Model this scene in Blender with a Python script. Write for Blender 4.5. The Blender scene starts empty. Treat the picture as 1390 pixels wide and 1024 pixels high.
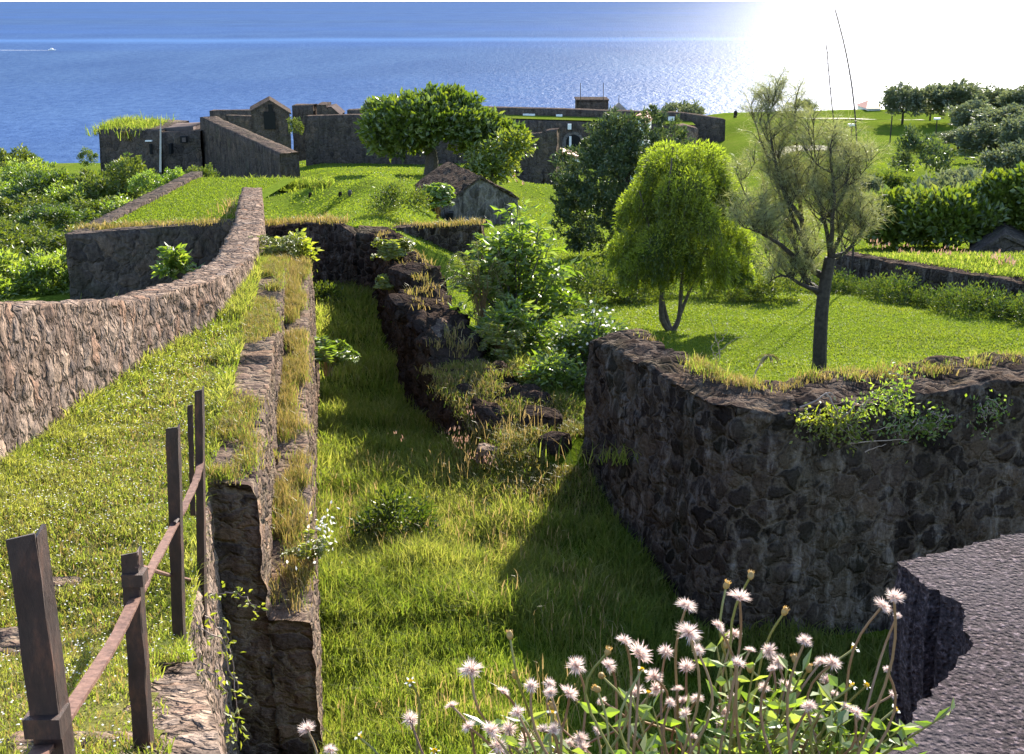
import bpy, math, random
import numpy as np
from mathutils import Vector
random.seed(7)
SC = bpy.context.scene
COL = SC.collection
PI = math.pi
# ------------------------------------------------------------------ camera maths (photo pixels, 1390 x 1024)
FPX = 1700.0
PITCH = math.atan(512 / FPX)
CP, SP = math.cos(PITCH), math.sin(PITCH)
def ray(px, py):
    xc = (px - 695) / FPX; yc = -(py - 512) / FPX
    return (xc, CP + yc * SP, -SP + yc * CP)
def G(px, py, Y):
    d = ray(px, py); t = Y / d[1]
    return (d[0] * t, Y, d[2] * t)
def GD(px, py, dep):
    d = ray(px, py); t = -dep / d[2]
    return (d[0] * t, d[1] * t, -dep)
# ------------------------------------------------------------------ noise
def _h(i, j, k, s):
    n = (i * 374761393 + j * 668265263 + k * 2147483647 + s * 1274126177) & 0xFFFFFFFF
    n = ((n ^ (n >> 13)) * 1274126177) & 0xFFFFFFFF
    n = (n ^ (n >> 16)) & 0xFFFFFFFF
    return n.astype(np.float64) / 4294967295.0
def vnoise(P, sc=1.0, seed=0):
    P = np.asarray(P, float) * sc
    I = np.floor(P).astype(np.int64); f = P - I
    u = f * f * (3 - 2 * f)
    r = 0
    for a in (0, 1):
        for b in (0, 1):
            for c in (0, 1):
                w = (u[:, 0] if a else 1 - u[:, 0]) * (u[:, 1] if b else 1 - u[:, 1]) * (u[:, 2] if c else 1 - u[:, 2])
                r = r + w * _h(I[:, 0] + a, I[:, 1] + b, I[:, 2] + c, seed)
    return r * 2 - 1
def fbm(P, sc=1.0, seed=0, o=3):
    r = 0; a = 1.0
    for k in range(o):
        r = r + a * vnoise(P, sc * 2 ** k, seed + k * 17); a *= .5
    return r / 1.75
def worley(P, sc=1.0, seed=0):
    P = np.asarray(P, float) * sc
    I = np.floor(P).astype(np.int64)
    d1 = np.full(len(P), 9.0); d2 = d1.copy(); idv = np.zeros(len(P))
    for a in (-1, 0, 1):
        for b in (-1, 0, 1):
            for c in (-1, 0, 1):
                J = I + np.array((a, b, c))
                q = np.stack([_h(J[:, 0], J[:, 1], J[:, 2], seed + m) for m in (1, 2, 3)], 1) + J
                d = np.sqrt(((P - q) ** 2).sum(1))
                new = d < d1
                d2 = np.where(new, d1, np.minimum(d2, d)); d1 = np.where(new, d, d1)
                idv = np.where(new, _h(J[:, 0], J[:, 1], J[:, 2], seed + 9), idv)
    return d1, d2, idv
def sstep(a, b, x):
    t = np.clip((np.asarray(x, float) - a) / (b - a), 0, 1)
    return t * t * (3 - 2 * t)
def pl(x, xs, ys):
    return np.interp(x, xs, ys)
# ------------------------------------------------------------------ mesh helpers
class MB:
    def __init__(s): s.V = []; s.F = []; s.T = []; s.n = 0
    def add(s, V, F, tint=None):
        V = np.asarray(V, float).reshape(-1, 3)
        if not isinstance(F, (list, tuple)) : F = [F]
        for f in F:
            f = np.asarray(f, dtype=np.int64)
            if f.size: s.F.append(f + s.n)
        s.V.append(V)
        if tint is None: tint = np.zeros(len(V)) + .5
        s.T.append(np.broadcast_to(np.asarray(tint, float), (len(V),)))
        s.n += len(V)
        return s
    def build(s, name, mat, parent=None, smooth=False, loc=None):
        return mk(name, np.concatenate(s.V), s.F, mat, parent, np.concatenate(s.T), smooth, loc)
def mk(name, V, F, mat, parent=None, tint=None, smooth=False, loc=None):
    me = bpy.data.meshes.new(name)
    V = np.asarray(V, np.float32)
    if loc is not None: V = V - np.array(loc, np.float32)
    me.vertices.add(len(V)); me.vertices.foreach_set('co', V.ravel())
    sizes = np.concatenate([np.full(len(f), f.shape[1]) for f in F]).astype(np.int32)
    loops = np.concatenate([f.ravel() for f in F]).astype(np.int32)
    starts = np.concatenate([[0], np.cumsum(sizes)[:-1]]).astype(np.int32)
    me.loops.add(len(loops)); me.loops.foreach_set('vertex_index', loops)
    me.polygons.add(len(sizes)); me.polygons.foreach_set('loop_start', starts)
    me.polygons.foreach_set('loop_total', sizes)
    me.polygons.foreach_set('use_smooth', np.full(len(sizes), bool(smooth)))
    if tint is not None:
        a = me.attributes.new('tint', 'FLOAT', 'POINT'); a.data.foreach_set('value', np.asarray(tint, np.float32))
    me.update(calc_edges=True); me.validate()
    if mat: me.materials.append(mat)
    o = bpy.data.objects.new(name, me); COL.objects.link(o)
    if loc is not None: o.location = loc
    if parent: o.parent = parent
    return o
def tag(o, label=None, cat=None, group=None, kind=None):
    if label: o['label'] = label
    if cat:
        o['category'] = cat
        if not kind: o['kind'] = 'thing'
    if group: o['group'] = group
    if kind: o['kind'] = kind
    return o
def empty(name, loc=(0, 0, 0), label=None, cat=None, group=None):
    o = bpy.data.objects.new(name, None); COL.objects.link(o); o.location = loc; o.empty_display_size = .2
    return tag(o, label, cat, group)
def copy_tree(o, parent=None, loc=None, rz=None, sc=None):
    c = o.copy(); COL.objects.link(c)
    if parent: c.parent = parent
    if loc is not None: c.location = loc
    if rz is not None: c.rotation_euler = (0, 0, rz)
    if sc is not None: c.scale = sc if hasattr(sc, '__len__') else (sc,) * 3
    for ch in list(o.children): copy_tree(ch, c)
    return c
def grid_faces(n, m, off=0):
    i, j = np.meshgrid(np.arange(n - 1), np.arange(m - 1), indexing='ij')
    a = (i * m + j).ravel() + off
    return np.stack([a, a + m, a + m + 1, a + 1], 1)
def normals(V, F):
    N = np.zeros_like(V)
    for f in F:
        a = V[f[:, 0]]; b = V[f[:, 1]]; c = V[f[:, -1]]
        n = np.cross(b - a, c - a)
        for k in range(f.shape[1]): np.add.at(N, f[:, k], n)
    return N / np.maximum(np.linalg.norm(N, axis=1, keepdims=True), 1e-9)
def weld(V, F, tol=1e-4):
    key = np.round(V / tol).astype(np.int64)
    _, idx, inv = np.unique(key, axis=0, return_index=True, return_inverse=True)
    inv = inv.ravel()
    return V[idx], [inv[f] for f in F]
def tube(mb, pts, rad, sides=6, tint=.5, cap=True):
    pts = np.asarray(pts, float); n = len(pts); rad = np.broadcast_to(np.asarray(rad, float), (n,))
    T = np.gradient(pts, axis=0); T /= np.maximum(np.linalg.norm(T, axis=1, keepdims=True), 1e-9)
    ref = np.array((0, 0, 1.0)) if abs(T[:, 2]).mean() < .8 else np.array((1.0, 0, 0))
    A = np.cross(T, ref); A /= np.maximum(np.linalg.norm(A, axis=1, keepdims=True), 1e-9); B = np.cross(T, A)
    th = np.arange(sides) * 2 * PI / sides
    V = pts[:, None] + rad[:, None, None] * (np.cos(th)[None, :, None] * A[:, None] + np.sin(th)[None, :, None] * B[:, None])
    V = V.reshape(-1, 3); F = []
    i, j = np.meshgrid(np.arange(n - 1), np.arange(sides), indexing='ij'); i = i.ravel(); j = j.ravel(); k = (j + 1) % sides
    F = [np.stack([i * sides + j, i * sides + k, (i + 1) * sides + k, (i + 1) * sides + j], 1)]
    if cap:
        F.append(np.arange(sides)[None, ::-1]); F.append(np.arange(sides)[None] + (n - 1) * sides)
    mb.add(V, F, tint)
def bez(pts, n=12):
    pts = np.asarray(pts, float); k = len(pts)
    t = np.linspace(0, k - 1, n); i = np.clip(t.astype(int), 0, k - 2); f = (t - i)[:, None]
    P = lambda q: pts[np.clip(q, 0, k - 1)]
    a, b, c, d = P(i - 1), P(i), P(i + 1), P(i + 2)
    return .5 * ((2 * b) + (c - a) * f + (2 * a - 5 * b + 4 * c - d) * f ** 2 + (3 * b - a - 3 * c + d) * f ** 3)
def box(mb, lo, hi, tint=.5):
    x0, y0, z0 = lo; x1, y1, z1 = hi
    V = [(x0, y0, z0), (x1, y0, z0), (x1, y1, z0), (x0, y1, z0), (x0, y0, z1), (x1, y0, z1), (x1, y1, z1), (x0, y1, z1)]
    mb.add(V, np.array([(0, 3, 2, 1), (4, 5, 6, 7), (0, 1, 5, 4), (1, 2, 6, 5), (2, 3, 7, 6), (3, 0, 4, 7)]), tint)
def rnd_unit(rng, n):
    v = rng.normal(size=(n, 3)); return v / np.linalg.norm(v, axis=1, keepdims=True)
def leaf_quads(mb, C, D, L, W, rng, tint, fold=.25):
    """pointed leaves: base C, direction D, length L, width W"""
    n = len(C)
    if n == 0: return
    D = D / np.maximum(np.linalg.norm(D, axis=1, keepdims=True), 1e-9)
    S = np.cross(D, rnd_unit(rng, n)); S /= np.maximum(np.linalg.norm(S, axis=1, keepdims=True), 1e-9)
    N = np.cross(D, S)
    L = np.broadcast_to(np.asarray(L, float), (n,))[:, None]; W = np.broadcast_to(np.asarray(W, float), (n,))[:, None]
    b = C; m = C + D * L * .45; t = C + D * L - N * L * fold * .5
    l = m + S * W * .5 + N * L * fold * .3; r = m - S * W * .5 + N * L * fold * .3
    V = np.stack([b, r, t, l], 1).reshape(-1, 3)
    F = np.arange(4 * n).reshape(n, 4)
    mb.add(V, F, np.repeat(np.broadcast_to(np.asarray(tint, float), (n,)), 4))
def blades(mb, P, H, W, rng, tint, lean=.45, ldir=None):
    """bent grass blades rooted at P"""
    n = len(P)
    if n == 0: return
    a = rng.uniform(0, 2 * PI, n)
    if ldir is not None: a = ldir + rng.normal(0, .8, n)
    d = np.stack([np.cos(a), np.sin(a), np.zeros(n)], 1)
    a2 = rng.uniform(0, 2 * PI, n)
    s = np.stack([np.cos(a2), np.sin(a2), np.zeros(n)], 1)
    H = np.broadcast_to(np.asarray(H, float), (n,))[:, None]; W = np.broadcast_to(np.asarray(W, float), (n,))[:, None]
    k = np.clip(np.abs(rng.normal(lean, lean * .5, n)), 0, 1.0)[:, None]
    up = np.array((0, 0, 1.0))
    m = P + up * H * .58 + d * H * k * .3; t = P + up * H * (1 - .25 * np.minimum(k, 1.6)) + d * H * k
    V = np.stack([P - s * W * .5, P + s * W * .5, m + s * W * .4, m - s * W * .4, t], 1).reshape(-1, 3)
    i = np.arange(n) * 5
    mb.add(V, [np.stack([i, i + 1, i + 2, i + 3], 1), np.stack([i + 3, i + 2, i + 4], 1)],
           np.repeat(np.broadcast_to(np.asarray(tint, float), (n,)), 5))
def pick(rng, n, fn_in, lo, hi):
    P = rng.uniform(lo, hi, (n, 2)); return P[fn_in(P[:, 0], P[:, 1])]
# ------------------------------------------------------------------ materials
def NT(name):
    m = bpy.data.materials.new(name); m.use_nodes = True
    nt = m.node_tree; nt.nodes.clear()
    out = nt.nodes.new('ShaderNodeOutputMaterial')
    return m, nt, out
class N:
    def __init__(s, nt): s.nt = nt
    def n(s, t, **kw):
        x = s.nt.nodes.new(t)
        for k, v in kw.items():
            if k.startswith('i_'):
                key = k[2:]; key = int(key) if key.isdigit() else key.replace('_', ' ')
                if hasattr(v, 'is_linked') or isinstance(v, bpy.types.NodeSocket): s.nt.links.new(v, x.inputs[key])
                else: x.inputs[key].default_value = v
            else: setattr(x, k, v)
        return x
    def noise(s, vec, scale, detail=4, rough=.55, dist=0.0):
        return s.n('ShaderNodeTexNoise', i_Vector=vec, i_Scale=scale, i_Detail=detail, i_Roughness=rough, i_Distortion=dist).outputs['Fac']
    def ramp(s, fac, stops):
        r = s.n('ShaderNodeValToRGB', i_Fac=fac)
        e = r.color_ramp.elements
        while len(e) < len(stops): e.new(.5)
        for q, (p, c) in zip(e, stops):
            q.position = p; q.color = c if len(c) == 4 else (*c, 1)
        return r.outputs['Color']
    def val(s, fac, a, b, c=0.0, d=1.0):
        return s.n('ShaderNodeMapRange', i_0=fac, i_1=a, i_2=b, i_3=c, i_4=d).outputs[0]
    def mix(s, f, a, b, mode='MIX'):
        x = s.n('ShaderNodeMix', data_type='RGBA', blend_type=mode)
        for i, v in ((0, f), (6, a), (7, b)):
            if isinstance(v, bpy.types.NodeSocket): s.nt.links.new(v, x.inputs[i])
            else: x.inputs[i].default_value = v if i == 0 or len(v) == 4 else (*v, 1)
        return x.outputs[2]
    def math(s, op, a, b=0.0):
        return s.n('ShaderNodeMath', operation=op, i_0=a, i_1=b).outputs[0]
    def coord(s, scale=(1, 1, 1)):
        t = s.n('ShaderNodeTexCoord').outputs['Object']
        return s.n('ShaderNodeMapping', i_Vector=t, i_Scale=scale).outputs[0]
    def bump(s, h, strength, dist, normal=None):
        b = s.n('ShaderNodeBump', i_Height=h, i_Strength=strength, i_Distance=dist)
        if normal is not None: s.nt.links.new(normal, b.inputs['Normal'])
        return b.outputs[0]
def stone(name, cols, mortar, scale=2.5, stretch=(1, 1, 1), moss=(.05, .07, .02), moss_amt=.2, lichen=.0, mort_w=.06, bumpd=.05, stain=.5, fine=22):
    m, nt, out = NT(name); q = N(nt)
    v = q.coord(stretch)
    wob = q.n('ShaderNodeTexNoise', i_Vector=v, i_Scale=scale * 1.6, i_Detail=3)
    vv = q.n('ShaderNodeVectorMath', operation='MULTIPLY_ADD', i_0=wob.outputs['Color'], i_1=(1.0 / scale, 1.0 / scale, 1.0 / scale), i_2=v).outputs[0]
    vo = q.n('ShaderNodeTexVoronoi', i_Vector=vv, i_Scale=scale)
    ve = q.n('ShaderNodeTexVoronoi', feature='DISTANCE_TO_EDGE', i_Vector=vv, i_Scale=scale)
    sep = q.n('ShaderNodeSeparateColor', i_0=vo.outputs['Color'])
    k = len(cols)
    base = q.ramp(sep.outputs[0], [(i / (k - 1), c) for i, c in enumerate(cols)])
    n1 = q.noise(v, fine, 6, .65); n2 = q.noise(v, .9, 5, .6); n3 = q.noise(v, 5.5, 5, .6)
    base = q.mix(1.0, base, q.ramp(n1, [(.25, (.45, .45, .45)), (.75, (1.45, 1.4, 1.35))]), 'MULTIPLY')
    edge = q.val(q.math('ADD', ve.outputs['Distance'], q.math('MULTIPLY', q.math('SUBTRACT', n3, .5), .22)), mort_w * .4, mort_w * 1.6)
    base = q.mix(edge, q.mix(1.0, mortar, q.ramp(n1, [(.2, (.5, .5, .5)), (.8, (1.4, 1.4, 1.4))]), 'MULTIPLY'), base)
    st = q.coord((1.3, 1.3, .28))
    drip = q.noise(st, 2.2, 6, .65)
    base = q.mix(q.val(drip, .46, .64, 0, stain), base, q.mix(1.0, base, (.3, .29, .3), 'MULTIPLY'))
    if lichen:
        nz = q.math('ABSOLUTE', q.n('ShaderNodeSeparateXYZ', i_0=q.n('ShaderNodeNewGeometry').outputs['Normal']).outputs[2])
        base = q.mix(q.math('MULTIPLY', q.val(q.noise(st, 3.4, 6, .72), .53, .70, 0, lichen), q.val(nz, .25, .6, 1, .12)), base, (.33, .275, .24))
    base = q.mix(q.val(n2, .5, .7, 0, moss_amt), base, moss)
    h = q.math('ADD', q.math('MULTIPLY', q.val(ve.outputs['Distance'], 0, .22), .8), q.math('ADD', q.math('MULTIPLY', n1, .35), q.math('MULTIPLY', n3, .6)))
    b = q.n('ShaderNodeBsdfPrincipled', i_Base_Color=base, i_Roughness=.92, i_Normal=q.bump(h, .9, bumpd))
    b.inputs['Specular IOR Level'].default_value = 0
    nt.links.new(b.outputs[0], out.inputs[0])
    return m
def leafmat(name, cols, trans=.5, tcol=None, gloss=.06, rough=.45):
    """leaf or grass: diffuse + light passing through + a little gloss; 'tint' picks the leaf's own colour"""
    m, nt, out = NT(name); q = N(nt)
    a = q.n('ShaderNodeAttribute', attribute_name='tint').outputs['Fac']
    k = len(cols)
    c = q.ramp(a, [(i / (k - 1), x) for i, x in enumerate(cols)])
    tc = q.mix(1.0, c, tcol or (1.32, 1.35, .6), 'MULTIPLY')
    d = q.n('ShaderNodeBsdfDiffuse', i_Color=c); t = q.n('ShaderNodeBsdfTranslucent', i_Color=tc)
    ms = q.n('ShaderNodeMixShader', i_0=trans, i_1=d.outputs[0], i_2=t.outputs[0])
    g = q.n('ShaderNodeBsdfGlossy', i_Color=(1, 1, 1, 1), i_Roughness=rough)
    m2 = q.n('ShaderNodeMixShader', i_0=gloss, i_1=ms.outputs[0], i_2=g.outputs[0])
    nt.links.new(m2.outputs[0], out.inputs[0])
    return m
def plain(name, col, rough=.8, var=.3, scale=8, metal=0, bumpd=.01, spec=.3, col2=None):
    m, nt, out = NT(name); q = N(nt)
    v = q.coord(); n1 = q.noise(v, scale, 6, .65)
    c2 = col2 or tuple(x * (1 - var) for x in col)
    c1 = tuple(min(1, x * (1 + var)) for x in col)
    c = q.ramp(n1, [(.3, c2), (.7, c1)])
    b = q.n('ShaderNodeBsdfPrincipled', i_Base_Color=c, i_Roughness=rough, i_Metallic=metal, i_Normal=q.bump(n1, .6, bumpd))
    b.inputs['Specular IOR Level'].default_value = spec
    nt.links.new(b.outputs[0], out.inputs[0])
    return m
def turf(name, a, b, dry, dry_amt=.3, fine=30, bumpd=.03, soil=None):
    m, nt, out = NT(name); q = N(nt)
    v = q.coord(); n1 = q.noise(v, .35, 5, .6); n2 = q.noise(v, 2.6, 6, .65); n3 = q.noise(v, fine, 5, .7)
    c = q.ramp(n2, [(.3, a), (.7, b)])
    c = q.mix(q.val(n1, .5, .72, 0, dry_amt), c, dry)
    c = q.mix(1.0, c, q.ramp(n3, [(.25, (.5, .52, .45)), (.75, (1.4, 1.38, 1.4))]), 'MULTIPLY')
    if soil: c = q.mix(q.val(q.noise(v, 1.3, 6, .7), .6, .68), c, soil)
    h = q.math('ADD', n3, q.math('MULTIPLY', n2, 1.5))
    bs = q.n('ShaderNodeBsdfDiffuse', i_Color=c, i_Normal=q.bump(h, .8, bumpd))
    nt.links.new(bs.outputs[0], out.inputs[0])
    return m
M = {}
M['basalt'] = stone('dark_basalt_masonry', [(.02, .016, .015), (.062, .047, .04), (.034, .028, .026), (.10, .073, .056), (.028, .023, .022), (.078, .058, .049)], (.115, .088, .07), 3.5, moss_amt=.12, lichen=.55, stain=.75, mort_w=.07, fine=30, bumpd=.07)
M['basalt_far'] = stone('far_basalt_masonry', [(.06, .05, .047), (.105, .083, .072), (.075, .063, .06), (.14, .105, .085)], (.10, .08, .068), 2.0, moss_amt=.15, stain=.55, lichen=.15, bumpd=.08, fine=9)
M['warm_stone'] = stone('brown_rubble_masonry', [(.17, .125, .10), (.27, .20, .16), (.13, .105, .095), (.34, .255, .20), (.20, .16, .14), (.26, .165, .12)], (.17, .125, .10), 5.0, (1, 1, .62), moss_amt=.0, stain=.6, mort_w=.06, lichen=.15, bumpd=.09, fine=30)
M['step_stone'] = stone('weathered_cement_masonry', [(.07, .052, .047), (.13, .098, .083), (.18, .125, .097), (.085, .067, .06), (.22, .145, .10)], (.2, .15, .11), 3.4, (1, 1, 1.5), moss_amt=.1, stain=.4, lichen=.2, mort_w=.06)
M['ruin_stone'] = stone('tumbled_lava_masonry', [(.026, .02, .019), (.055, .04, .034), (.036, .03, .028), (.085, .057, .044)], (.04, .03, .024), 3.8, moss_amt=.25, moss=(.10, .08, .045), stain=.5, lichen=.2, mort_w=.06, bumpd=.08)
M['lime_stone'] = stone('lime_washed_ruin_masonry', [(.08, .075, .07), (.12, .11, .105), (.17, .155, .145), (.07, .065, .06)], (.2, .18, .165), 1.8, moss_amt=.15, stain=.8, lichen=.5, bumpd=.06)
M['lava'] = None
def _lava():
    m, nt, out = NT('pitted_lava_slab'); q = N(nt)
    v = q.coord()
    n1 = q.noise(v, 78, 6, .72); n2 = q.noise(v, 5, 5, .6); n0 = q.noise(v, 130, 4, .7)
    vo = q.n('ShaderNodeTexVoronoi', i_Vector=v, i_Scale=105, i_Randomness=1.0).outputs['Distance']
    c = q.mix(q.val(n0, .38, .6), (.018, .013, .016), q.ramp(n1, [(.36, (.025, .018, .022)), (.52, (.085, .060, .066)), (.66, (.30, .23, .245))]))
    c = q.mix(q.val(n2, .4, .65, 0, .45), c, (.09, .075, .085))
    h = q.math('ADD', q.math('MULTIPLY', q.val(vo, .0, .55), 1.0), q.math('ADD', q.math('MULTIPLY', n1, 1.3), q.math('MULTIPLY', n0, .4)))
    b = q.n('ShaderNodeBsdfPrincipled', i_Base_Color=c, i_Roughness=.9, i_Normal=q.bump(h, 1.0, .009))
    b.inputs['Specular IOR Level'].default_value = .06
    nt.links.new(b.outputs[0], out.inputs[0]); return m
M['lava'] = _lava()
M['turf'] = turf('mown_turf', (.076, .115, .014), (.112, .148, .020), (.165, .15, .04), .35, 9, .06)
M['soil_turf'] = turf('rough_turf', (.05, .08, .006), (.08, .11, .010), (.13, .11, .03), .5, 22, .04)
M['path_turf'] = turf('path_turf', (.10, .105, .028), (.145, .13, .045), (.2, .16, .08), .5, 26, .03, soil=(.2, .155, .12))
M['scrub'] = turf('scrub_slope', (.05, .07, .015), (.09, .11, .02), (.14, .12, .05), .3, 9, .08)
M['grass'] = leafmat('grass_blades', [(.063, .10, .018), (.115, .160, .028), (.178, .205, .046), (.28, .265, .10)], .57, gloss=.006, rough=.6)
M['lawn_blades'] = leafmat('lawn_blades', [(.08, .12, .014), (.12, .162, .020), (.17, .192, .028)], .5, gloss=.02)
M['dry'] = leafmat('dry_grass', [(.11, .12, .02), (.19, .165, .045), (.27, .205, .08), (.34, .255, .13)], .45, (1.2, 1.1, .8), .03)
M['bark'] = plain('grey_bark', (.10, .08, .065), .9, .5, 12, bumpd=.03)
M['bark_dark'] = plain('dark_bark', (.045, .036, .03), .9, .5, 14, bumpd=.02)
M['twig'] = plain('pale_twig', (.33, .25, .21), .8, .3, 20)
M['lf_round'] = leafmat('almond_leaves', [(.04, .07, .008), (.07, .11, .010), (.12, .155, .015), (.20, .22, .03)], .45, gloss=.06)
M['lf_dark'] = leafmat('dark_feathery_leaves', [(.03, .055, .02), (.05, .08, .026), (.085, .11, .036), (.15, .17, .06)], .36, (1.2, 1.2, .6), gloss=.05)
M['lf_weep'] = leafmat('yellow_green_weeping_leaves', [(.05, .075, .010), (.085, .115, .012), (.19, .215, .018), (.32, .345, .045)], .52, (1.12, 1.32, .5), gloss=.03)
M['lf_needle'] = leafmat('grey_green_needles', [(.12, .14, .06), (.19, .205, .085), (.25, .26, .11), (.31, .28, .14)], .5, (1.1, 1.1, .7), gloss=.05)
M['lf_shrub'] = leafmat('bright_shrub_leaves', [(.07, .12, .012), (.115, .18, .018), (.17, .235, .03), (.24, .28, .06)], .55, gloss=.06, rough=.45)
M['lf_glossy'] = leafmat('glossy_shrub_leaves', [(.05, .09, .012), (.09, .14, .018), (.13, .19, .03)], .45, gloss=.05, rough=.4)
M['lf_scrub'] = leafmat('scrub_leaves', [(.03, .055, .008), (.06, .09, .012), (.11, .13, .018), (.15, .17, .03)], .45, gloss=.04)
M['lf_far'] = leafmat('far_tree_leaves', [(.07, .09, .05), (.11, .13, .07), (.16, .175, .09)], .42, (1.1, 1.1, .7), gloss=.05)  # distant haze is put into these lightened leaf tones
M['lf_lime'] = leafmat('lime_leaves', [(.10, .13, .012), (.18, .21, .025), (.28, .28, .05)], .55, gloss=.05)
M['lf_dead'] = leafmat('withered_leaves', [(.12, .12, .035), (.22, .18, .07), (.33, .28, .16)], .4, (1.1, 1, .8), .0)
M['petal'] = leafmat('white_petals', [(.75, .72, .66), (.82, .8, .76)], .4, (1, 1, 1), .03)
M['pink'] = leafmat('pink_flower_spikes', [(.27, .20, .14), (.34, .25, .19), (.42, .34, .28)], .4, (1.1, .8, .7), .02)
M['pappus'] = leafmat('silky_seed_hairs', [(.62, .42, .36), (.80, .64, .58), (.88, .82, .78)], .45, (1.0, .95, .92), .04)
M['stem_red'] = leafmat('reddish_stems', [(.22, .12, .07), (.26, .17, .08), (.20, .20, .05)], .25, (1.1, 1, .6), .04)
M['bud'] = leafmat('ochre_buds', [(.30, .22, .06), (.42, .27, .12)], .3, (1.1, 1, .6), .03)
M['yellow'] = leafmat('yellow_florets', [(.65, .42, .02), (.75, .55, .06)], .3, (1, 1, .4), .02)
def _rust():
    m, nt, out = NT('rusty_iron'); q = N(nt)
    v = q.coord((1, 1, .4)); n1 = q.noise(v, 14, 7, .7); n2 = q.noise(v, 70, 5, .7)
    c = q.ramp(n1, [(.3, (.028, .017, .015)), (.52, (.055, .030, .024)), (.72, (.15, .065, .04))])
    b = q.n('ShaderNodeBsdfPrincipled', i_Base_Color=c, i_Roughness=.65, i_Metallic=.15, i_Normal=q.bump(q.math('ADD', n1, n2), .6, .004))
    nt.links.new(b.outputs[0], out.inputs[0]); return m
M['rust'] = _rust()
M['rail'] = plain('worn_red_rail', (.15, .082, .062), .75, .35, 26, metal=.0, bumpd=.008, col2=(.06, .03, .024), spec=.12)
M['roof_red'] = plain('red_roof', (.42, .16, .11), .7, .2, 2)
M['white'] = plain('white_paint', (.78, .76, .73), .6, .06, 3)
M['grey_roof'] = plain('weathered_grey_roof', (.10, .08, .075), .95, .3, 1.5, spec=.0)
M['tan_roof'] = plain('tan_shingle_roof', (.26, .20, .15), .8, .3, 1.5)
M['pole'] = plain('grey_pole', (.36, .36, .36), .5, .1, 3)
M['black'] = plain('dark_opening', (.012, .012, .012), .95, .1, 3)
M['gravel'] = plain('pale_gravel', (.20, .17, .12), .9, .25, 3)
M['rot_wood'] = plain('bleached_splintered_rock', (.30, .23, .18), .9, .5, 16, bumpd=.05, col2=(.09, .065, .05))
def _sea():
    m, nt, out = NT('sea_water'); q = N(nt)
    t = q.n('ShaderNodeTexCoord').outputs['Object']
    def mp(sx, sy): return q.n('ShaderNodeMapping', i_Vector=t, i_Scale=(sx, sy, 1)).outputs[0]
    w1 = q.noise(mp(.05, .024), 1, 4, .6); w2 = q.noise(mp(.15, .075), 1, 3, .6); w3 = q.noise(mp(.0035, .0011), 1, 4, .55)
    big = q.noise(mp(.00012, .00035), 1, 4, .55)
    sx = q.n('ShaderNodeSeparateXYZ', i_0=t)
    # a current line: a smoother, paler streak across the water
    line = q.math('ABSOLUTE', q.math('SUBTRACT', q.math('ADD', q.math('ADD', sx.outputs[1], q.math('MULTIPLY', sx.outputs[0], -.10)), q.math('MULTIPLY', q.noise(mp(.0006, .0006), 1, 4, .6), 900.)), 7250.))
    slick = q.val(line, 0, 480, .75, 0)
    c = q.ramp(w3, [(.25, (.038, .070, .150)), (.75, (.060, .105, .195))])
    c = q.mix(q.val(big, .42, .62, 0, .7), c, (.046, .092, .225))
    c = q.mix(q.val(w1, .4, .62, 0, .4), c, (.013, .036, .115))
    c = q.mix(slick, c, (.07, .14, .29))
    h = q.math('ADD', q.math('MULTIPLY', w1, 3.6), q.math('MULTIPLY', w2, 1.6))
    nm = q.bump(h, 1.0, 1.0)
    dif = q.n('ShaderNodeBsdfDiffuse', i_Color=c, i_Normal=nm)
    gl = q.n('ShaderNodeBsdfGlossy', distribution='BECKMANN', i_Color=(1, 1, 1, 1), i_Roughness=.50, i_Normal=nm)
    mx = q.n('ShaderNodeMixShader', i_0=.026, i_1=dif.outputs[0], i_2=gl.outputs[0])
    nt.links.new(mx.outputs[0], out.inputs[0]); return m
M['sea'] = _sea()
EXPO = 1.95
# ------------------------------------------------------------------ terrain (z = 0 is eye level; depth below the eye is positive)
def ruinX(Y): return pl(Y, [17.5, 18.9, 20.5, 24.4, 31, 40, 41], [1.9, 1.3, 0.0, -1.6, -3.3, -4.3, -4.4])
def parX(Y): return pl(Y, [0, 7, 11.4, 16, 19, 23, 29, 46], [-5.2, -5.1, -5.0, -4.84, -4.55, -4.85, -5.8, -9.2])
def dPath(Y): return np.where(Y < 8, 1.8 + .3 * Y, 4.2 + .055 * (Y - 8)) + .12 * np.exp(-((Y - 8) / 1.5) ** 2)
def dDitch(X, Y): return 6.65 + .06 * Y + .75 * (1 - sstep(13.6, 17.5, Y)) * sstep(-.2, 2.4, X) - .95 * np.exp(-((X - .5 - (19.6 - Y) * .15) / 1.25) ** 2 - ((Y - 19.9) / 1.9) ** 2)
def wall2(X, Y):   # signed distance right of the low wall on the right
    ax, ay, bx, by = 10.2, 37.4, 13.0, 30.9
    L = math.hypot(bx - ax, by - ay)
    return ((X - ax) * -(by - ay) + (Y - ay) * (bx - ax)) / L
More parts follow.
